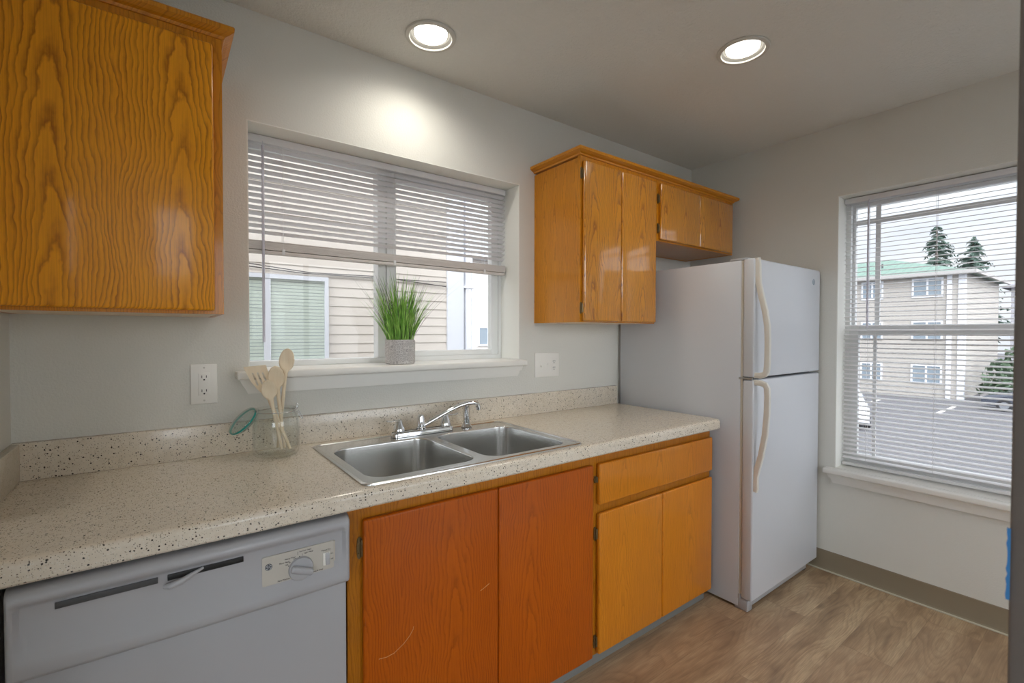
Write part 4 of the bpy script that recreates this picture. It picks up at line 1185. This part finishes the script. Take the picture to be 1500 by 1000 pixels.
# ------------------------------------------------------------------ potted grass
PX, PYY, PZ = 1.207, 0.030, 1.2005
t = thing('potted_grass', (PX, PYY, PZ), 'artificial grass plant in an embossed grey pot on the window sill', 'potted plant')
obj('pot', B().lathe([(0.0, 0.0), (0.058, 0.0), (0.0625, 0.003), (0.0640, 0.010), (0.0645, 0.100), (0.0640, 0.104), (0.0625, 0.106), (0.0600, 0.104), (0.0595, 0.088), (0.0, 0.088)], (PX, PYY, PZ), 48), M['pot'], t)
obj('soil', B().lathe([(0.0, 0.094), (0.03, 0.093), (0.0590, 0.090), (0.0590, 0.0885), (0.0, 0.0885)], (PX, PYY, PZ), 24), M['soil'], t)
def blades(n, hmin, hmax, width, spread, lean, seedv):
    rnd = random.Random(seedv)
    bm = bmesh.new()
    for i in range(n):
        a = rnd.uniform(0, 2 * PI); rr = 0.052 * math.sqrt(rnd.random())
        base = Vector((PX + rr * math.cos(a), PYY + rr * math.sin(a), PZ + 0.09))
        h = rnd.uniform(hmin, hmax)
        out = Vector((math.cos(a), math.sin(a), 0)) * (rr / 0.052) * spread + Vector((rnd.gauss(0, lean), rnd.gauss(0, lean) * 0.6, 0))
        if out.y > 0.055 : out.y = 0.055
        wv = Vector((math.cos(a + 1.57 + rnd.uniform(-.8, .8)), math.sin(a + 1.57), 0)).normalized()
        wd = width * rnd.uniform(0.7, 1.3)
        pv = None
        N = 6
        crease = wv.cross(Vector((0, 0, 1))) * wd * 0.35
        for k in range(N + 1):
            q = k / N
            c = base + out * (0.55 * q + 0.45 * q * q) + Vector((0, 0, h * (q - 0.06 * q * q)))
            w = wd * (1 - q ** 2.2) * 0.5 + 0.0002
            row = [bm.verts.new(c - wv * w), bm.verts.new(c + crease * (1 - q)), bm.verts.new(c + wv * w)]
            if pv:
                bm.faces.new((pv[0], pv[1], row[1], row[0])); bm.faces.new((pv[1], pv[2], row[2], row[1]))
            pv = row
    b = B(); b.bm.free(); b.bm = bm
    return b
obj('grass_blades', blades(210, 0.13, 0.27, 0.0050, 0.062, 0.034, 3), M['grass'], t, smooth=False)
obj('grass_blades', blades(90, 0.22, 0.325, 0.0034, 0.085, 0.040, 5), M['grass'], t, smooth=False)
obj('grass_stems', blades(75, 0.24, 0.325, 0.0017, 0.115, 0.050, 9), M['grass_stem'], t, smooth=False)

# blue tape on the near wall end
b = B()
pts = []
for k in range(15):
    z = 1.105 + 0.062 * k / 14
    pts.append((-1.8508 + random.uniform(-0.0006, 0.0006), z))
b.prism([(-1.8530, 1.105)] + pts + [(-1.8530, 1.167)], 0.9488, 0.94995, 'X')
tag(obj('masking_tape', b, M['tape'], loc=(0.949, -1.85, 1.10), smooth=False), 'torn strip of blue masking tape on the shaded wall end', 'tape')

# ------------------------------------------------------------------ outside: ground, neighbour, apartment block
GZ = -2.70
g_ = struct('ground', B().box(-60, 140, -60, 160, GZ - 0.3, GZ), M['asphalt'], 'grey asphalt lot outside the windows', 'ground', smooth=False)
b = B()
for y in (-6, -2.6, 0.8, 4.2, 7.6, 11.0, 14.4):
    b.box(31.5, 36.0, y, y + 0.16, GZ, GZ + 0.006)
obj('parking_lines', b, M['line_paint'], g_, smooth=False)

# neighbour house with lap siding seen through the sink window
NY = 2.81
nb = thing('neighbour_house', (0, NY + 3, GZ), 'beige lap sided house seen through the window over the sink', 'house')
NX1 = 3.18
b = B()
prof = []
z = GZ
pitch = 0.0915
while z < 3.9:
    prof.append((NY - 0.0075, z)); prof.append((NY - 0.001, z + pitch - 0.002)); prof.append((NY - 0.0005, z + pitch)); z += pitch
rings = [[(x, y, zz) for y, zz in prof] for x in (-5.0, NX1 - 0.2)]
b.loft(rings, closed_ring=False)
obj('siding', b, M['siding'], nb, smooth=False)
obj('wall', B().box(-5.0, NX1 - 0.02, NY, NY + 6, GZ, 3.9), M['siding'], nb, smooth=False)
obj('corner_board', B().box(NX1 - 0.215, NX1, NY - 0.028, NY + 0.2, GZ, 3.9, 0.004), M['ext_white'], nb)
obj('eave', B().box(-5.2, NX1 + 0.25, NY - 0.3, NY + 6.3, 3.9, 4.1), M['ext_white'], nb, smooth=False)
b = B()
b.box(NX1 + 0.03, NX1 + 0.125, NY - 0.02, NY + 0.10, GZ, 3.9, 0.008)
for k in range(4): b.box(NX1 + 0.038 + k * 0.022, NX1 + 0.048 + k * 0.022, NY - 0.026, NY - 0.019, GZ, 3.9)
dsp = obj('downspout', b, M['downspout'], nb)
obj('strap', B().box(NX1 + 0.0, NX1 + 0.14, NY - 0.03, NY + 0.04, 1.86, 1.888), M['downspout'], dsp, smooth=False)
nwx0, nwx1, nwz0, nwz1 = 0.30, 1.663, 1.055, 1.868
b = B(); fw = 0.035; yy0, yy1 = NY - 0.045, NY + 0.01
frame_x(b, nwx0, nwx1, yy0, yy1, nwz0, nwz1, fw, fw, fw, 0.04)
b.box(1.105, 1.160, yy0 + 0.004, yy1, nwz0 + fw, nwz1 - 0.04)
nw = obj('window', b, M['ext_white'], nb, smooth=False)
obj('window_back', B().box(nwx0 + 0.03, nwx1 - 0.03, NY - 0.0170, NY - 0.0155, nwz0 + 0.03, nwz1 - 0.03), M['ext_pane'], nw, smooth=False)
b = B()
z = nwz0 + 0.04
while z < nwz1 - 0.05:
    b.box(1.160, nwx1 - fw, NY - 0.022, NY - 0.0185, z, z + 0.027); b.box(nwx0 + fw, 1.105, NY - 0.022, NY - 0.0185, z, z + 0.027)
    z += 0.031
obj('window_slats', b, M['ext_blind'], nw, smooth=False)
obj('pane', B().box(nwx0 + fw, nwx1 - fw, NY - 0.032, NY - 0.029, nwz0 + fw, nwz1 - 0.04), M['glass'], nw, smooth=False)
b = B()
for pts in ([(-4, 2.02), (0.97, 1.950), (1.5, 1.905), (2.14, 1.917), (2.95, 1.86)], [(-4, 1.99), (0.97, 1.925), (1.45, 1.895), (2.14, 1.900), (2.95, 1.91)]):
    fine = []
    for i in range(len(pts) - 1):
        for k in range(6): fine.append((lerp(pts[i][0], pts[i + 1][0], k / 6), NY - 0.022, lerp(pts[i][1], pts[i + 1][1], k / 6)))
    fine.append((pts[-1][0], NY - 0.022, pts[-1][1]))
    b.tube(fine, 0.0045, 6)
tag(obj('utility_cable', b, M['cable'], loc=(0, NY, 1.9)), 'thin dark cable strung across the beige lap siding', 'cable')

# farther wing behind the corner of the neighbour
WY = 13.1
wg = thing('far_house', (8, WY, GZ), 'farther beige house with a small window behind the downspout corner', 'house')
obj('wall', B().box(6.5, 17, WY, WY + 8, GZ, 4.1), M['wing_siding'], wg, smooth=False)
b = B(); a0, a1, c0, c1 = 9.95, 11.0, 0.86, 1.60
frame_x(b, a0, a1, WY - 0.05, WY, c0, c1, 0.07, 0.07, 0.06, 0.06)
b.box((a0 + a1) / 2 - 0.10, (a0 + a1) / 2 - 0.04, WY - 0.048, WY, c0 + 0.06, c1 - 0.06)
fw_ = obj('window', b, M['ext_white'], wg, smooth=False)
obj('pane', B().box(a0 + 0.05, a1 - 0.05, WY - 0.02, WY - 0.01, c0 + 0.05, c1 - 0.05), M['ext_pane'], fw_, smooth=False)
obj('eave', B().box(6.2, 17.3, WY - 0.4, WY + 8.3, 4.1, 4.3), M['ext_white'], wg, smooth=False)

# apartment block across the lot
AX, AY = 39.8, 4.65
ap = thing('apartment_building', (AX, AY, GZ), 'beige three storey apartment block with a green roof across the lot', 'building')
EZ = 5.15
obj('wall', B().box(AX, AX + 11.5, AY, AY + 26, GZ, EZ), M['far_siding'], ap, smooth=False)
b = B()
o_ = 0.55
e = [(AX - o_, AY - o_, EZ), (AX + 11.5 + o_, AY - o_, EZ), (AX + 11.5 + o_, AY + 26 + o_, EZ), (AX - o_, AY + 26 + o_, EZ)]
r0, r1 = (AX + 5.75, AY + 5.2, 7.05), (AX + 5.75, AY + 20.8, 7.05)
b.face([e[0], e[1], r0]); b.face([e[1], e[2], r1, r0]); b.face([e[2], e[3], r1]); b.face([e[3], e[0], r0, r1])
b.face(e[::-1])
rf = obj('roof', b, M['green_roof'], ap, smooth=False)
for y in (AY + 4.8, AY + 7.0, AY + 9.2):
    obj('vent_pipe', B().cyl((AX + 2.6, y, 5.9), (AX + 2.6, y, 6.4), 0.06, n=8), M['slot'], rf)
b = B()
b.box(AX - o_ - 0.06, AX - o_ + 0.06, AY - o_, AY + 26, EZ - 0.12, EZ + 0.08); b.box(AX - o_, AX + 11.5, AY - o_ - 0.06, AY - o_ + 0.06, EZ - 0.12, EZ + 0.08)
obj('gutter', b, M['gutter'], ap, smooth=False)
b = B(); b.box(AX - 0.06, AX + 0.3, AY - 0.06, AY + 0.26, GZ, EZ - 0.1); b.box(AX - 0.10, AX, AY + 0.55, AY + 0.78, GZ, EZ - 0.1)
obj('corner_board', b, M['ext_white'], ap, smooth=False)
for zc in (4.30, 1.55, -1.25):
    for yc_, wd in ((6.38, 1.35), (9.30, 1.05), (13.5, 1.3), (17.5, 1.3)):
        b = B(); y0_, y1_ = yc_ - wd / 2 - 0.1, yc_ + wd / 2 + 0.1; z0_, z1_ = zc - 0.62, zc + 0.62
        frame_y(b, y0_, y1_, AX - 0.06, AX, z0_, z1_, 0.1, 0.1, 0.1, 0.1)
        b.box(AX - 0.055, AX, yc_ - 0.05, yc_ + 0.05, z0_ + 0.1, z1_ - 0.1)
        wn_ = obj('window', b, M['ext_white'], ap, smooth=False)
        obj('pane', B().box(AX - 0.03, AX - 0.01, y0_ + 0.1, y1_ - 0.1, z0_ + 0.1, z1_ - 0.1), M['ext_pane'], wn_, smooth=False)
gh = thing('grey_building', (46, -4, GZ), 'grey sided building behind the corner of the apartment block', 'building')
obj('wall', B().box(53, 66, -16, 4.2, GZ, 4.9), M['grey_siding'], gh, smooth=False)
obj('roof', B().prism([(-16.5, 4.9), (4.7, 4.9), (4.2, 5.15), (-16, 5.15)], 52.5, 66.5, 'X'), M['grey_siding'], gh, smooth=False)

def conifer(x, y, h, w, label, seedv, top_h=0.5):
    rnd = random.Random(seedv)
    t = thing('conifer_tree', (x, y, GZ), label, 'tree', 'conifers beyond the rooftops')
    obj('trunk', B().tube([(x, y, GZ), (x, y, GZ + h * 0.55), (x, y, GZ + h - 0.2)], [0.35, 0.22, 0.04], 8), M['bark'], t)
    bm = bmesh.new()
    n = int(h * 11)
    for i in range(n):
        q = rnd.random() ** 0.8
        z = GZ + h * lerp(0.22, 1.0, q)
        L = w * (1 - q) ** 0.75 * rnd.uniform(0.55, 1.1) + 0.12
        a = rnd.uniform(0, 2 * PI)
        d = Vector((math.cos(a), math.sin(a), rnd.uniform(-0.35, 0.25)))
        s = Vector((-math.sin(a), math.cos(a), 0))
        c = Vector((x, y, z))
        for k in range(7):
            f0 = k / 7 + 0.05
            p = c + d * L * f0 + Vector((0, 0, -0.25 * L * f0 * f0))
            m_ = (1 - f0) * 0.35 * L + 0.14
            for sg in (-1, 1):
                tip = p + s * sg * m_ * rnd.uniform(0.5, 1.1) + d * m_ * 0.7 + Vector((0, 0, rnd.uniform(-0.25, 0.15)))
                q1 = p + d * 0.16 * m_; q2 = p + Vector((0, 0, 0.16 + 0.1 * m_))
                try:
                    v = [bm.verts.new(u) for u in (p, q1, tip, q2)]
                    bm.faces.new(v)
                except ValueError: pass
    b = B(); b.bm.free(); b.bm = bm
    obj('foliage', b, M['conifer'], t, smooth=False)
conifer(58.5, 9.7, 14.0, 4.4, 'tall dark conifer rising over the middle of the green roof', 1)
conifer(70.0, 9.05, 14.3, 4.6, 'bushy conifer rising behind the roof corner of the apartment block', 2)
conifer(66.0, 18.2, 11.4, 2.0, 'slim conifer tip showing over the far end of the green roof', 3)
conifer(22.5, 26.5, 13.5, 3.2, 'conifer showing through the blind above the farther beige house', 4)
def shrub(x, y, r, h, label, seedv):
    rnd = random.Random(seedv)
    bm = bmesh.new()
    for i in range(420):
        a = rnd.uniform(0, 2 * PI); q = rnd.random() ** 0.5; zz = rnd.random()
        rad = r * math.sqrt(max(0.05, 1 - (2 * zz - 0.7) ** 2 * 0.6)) * lerp(0.6, 1, q)
        p = Vector((x + rad * math.cos(a), y + rad * math.sin(a), GZ + h * zz))
        s = 0.25
        v = [bm.verts.new(p + Vector((rnd.uniform(-s, s), rnd.uniform(-s, s), rnd.uniform(-s, s)))) for _ in range(3)]
        bm.faces.new(v)
    t = thing('shrub', (x, y, GZ), label, 'shrub', 'shrubs beside the apartment block')
    obj('stem', B().cyl((x, y, GZ), (x, y, GZ + h * 0.6), 0.1, 0.04, 6), M['bark'], t)
    b = B(); b.bm.free(); b.bm = bm
    obj('foliage', b, M['shrub'], t, smooth=False)
shrub(40.2, 3.0, 0.9, 2.4, 'low dark shrub at the corner post of the apartment block', 11)
shrub(43.5, 2.4, 1.2, 3.4, 'tall dark shrub a little farther from the corner of the apartment block', 12)
shrub(47.0, 1.4, 1.6, 4.2, 'tallest dark shrub in front of the grey building', 13)

def car(x, y, heading, paint, label, tail=True):
    t = thing('car', (x, y, GZ), label, 'car')
    t.rotation_euler = (0, 0, heading)
    L, W = 4.4, 1.75
    def ring(x, hw, zb, zt, cr_=0.1): return [(x, -hw, zb), (x, -hw, zt - cr_), (x, -hw + cr_, zt), (x, hw - cr_, zt), (x, hw, zt - cr_), (x, hw, zb)]
    def local(name, b, mat, parent=None, smooth=True):
        me = bpy.data.meshes.new(name); b.bm.to_mesh(me); b.bm.free(); me.materials.append(mat)
        if smooth:
            for p in me.polygons: p.use_smooth = True
            me.set_sharp_from_angle(angle=0.6)
        o = bpy.data.objects.new(name, me); COL.objects.link(o); o.parent = parent or t
        return o
    b = B().loft([ring(-2.2, 0.78, 0.35, 0.72), ring(-2.1, 0.86, 0.28, 0.92), ring(-1.2, 0.875, 0.25, 0.98), ring(0.9, 0.875, 0.25, 0.96), ring(1.9, 0.84, 0.28, 0.82), ring(2.2, 0.74, 0.36, 0.68)])
    local('body', b, paint)
    b = B().loft([ring(-1.75, 0.72, 0.95, 1.0, 0.02), ring(-1.25, 0.68, 0.95, 1.36), ring(-0.2, 0.68, 0.95, 1.46), ring(0.45, 0.67, 0.95, 1.38), ring(1.15, 0.74, 0.93, 0.98, 0.02)])
    cab = local('cabin', b, paint)
    b = B()
    for sg in (-1, 1):
        b.loft([[(-1.2, sg * 0.705, 1.0), (-1.05, sg * 0.690, 1.30), (0.35, sg * 0.688, 1.32), (0.85, sg * 0.72, 1.0)], [(-1.2, sg * 0.715, 1.0), (-1.05, sg * 0.70, 1.30), (0.35, sg * 0.70, 1.32), (0.85, sg * 0.73, 1.0)]])
    b.loft([[(-1.70, -0.62, 1.01), (-1.32, -0.55, 1.32), (-1.32, 0.55, 1.32), (-1.70, 0.62, 1.01)], [(-1.73, -0.62, 1.03), (-1.35, -0.55, 1.34), (-1.35, 0.55, 1.34), (-1.73, 0.62, 1.03)]])
    local('side_glass', b, M['ext_pane'], cab, False)
    for sx_ in (-1.35, 1.35):
        for sg in (-1, 1):
            wh = local('wheel', B().cyl((sx_, sg * 0.70, 0.31), (sx_, sg * 0.89, 0.31), 0.31, n=20), M['tyre'])
            local('hub', B().cyl((sx_, sg * 0.885, 0.31), (sx_, sg * 0.90, 0.31), 0.19, n=14), M['hub'], wh)
    for sg in (-1, 1):
        local('tail_lamp', B().box(-2.19, -2.05, sg * 0.62, sg * 0.83, 0.66, 0.84, 0.02), M['tail_red'])
car(25.6, 6.3, math.radians(200), M['car_white'], 'white car parked at the near end of the lot outside the tall window')
car(36.5, 1.15, math.radians(100), M['car_dark'], 'dark car parked by the shrubs across the lot')
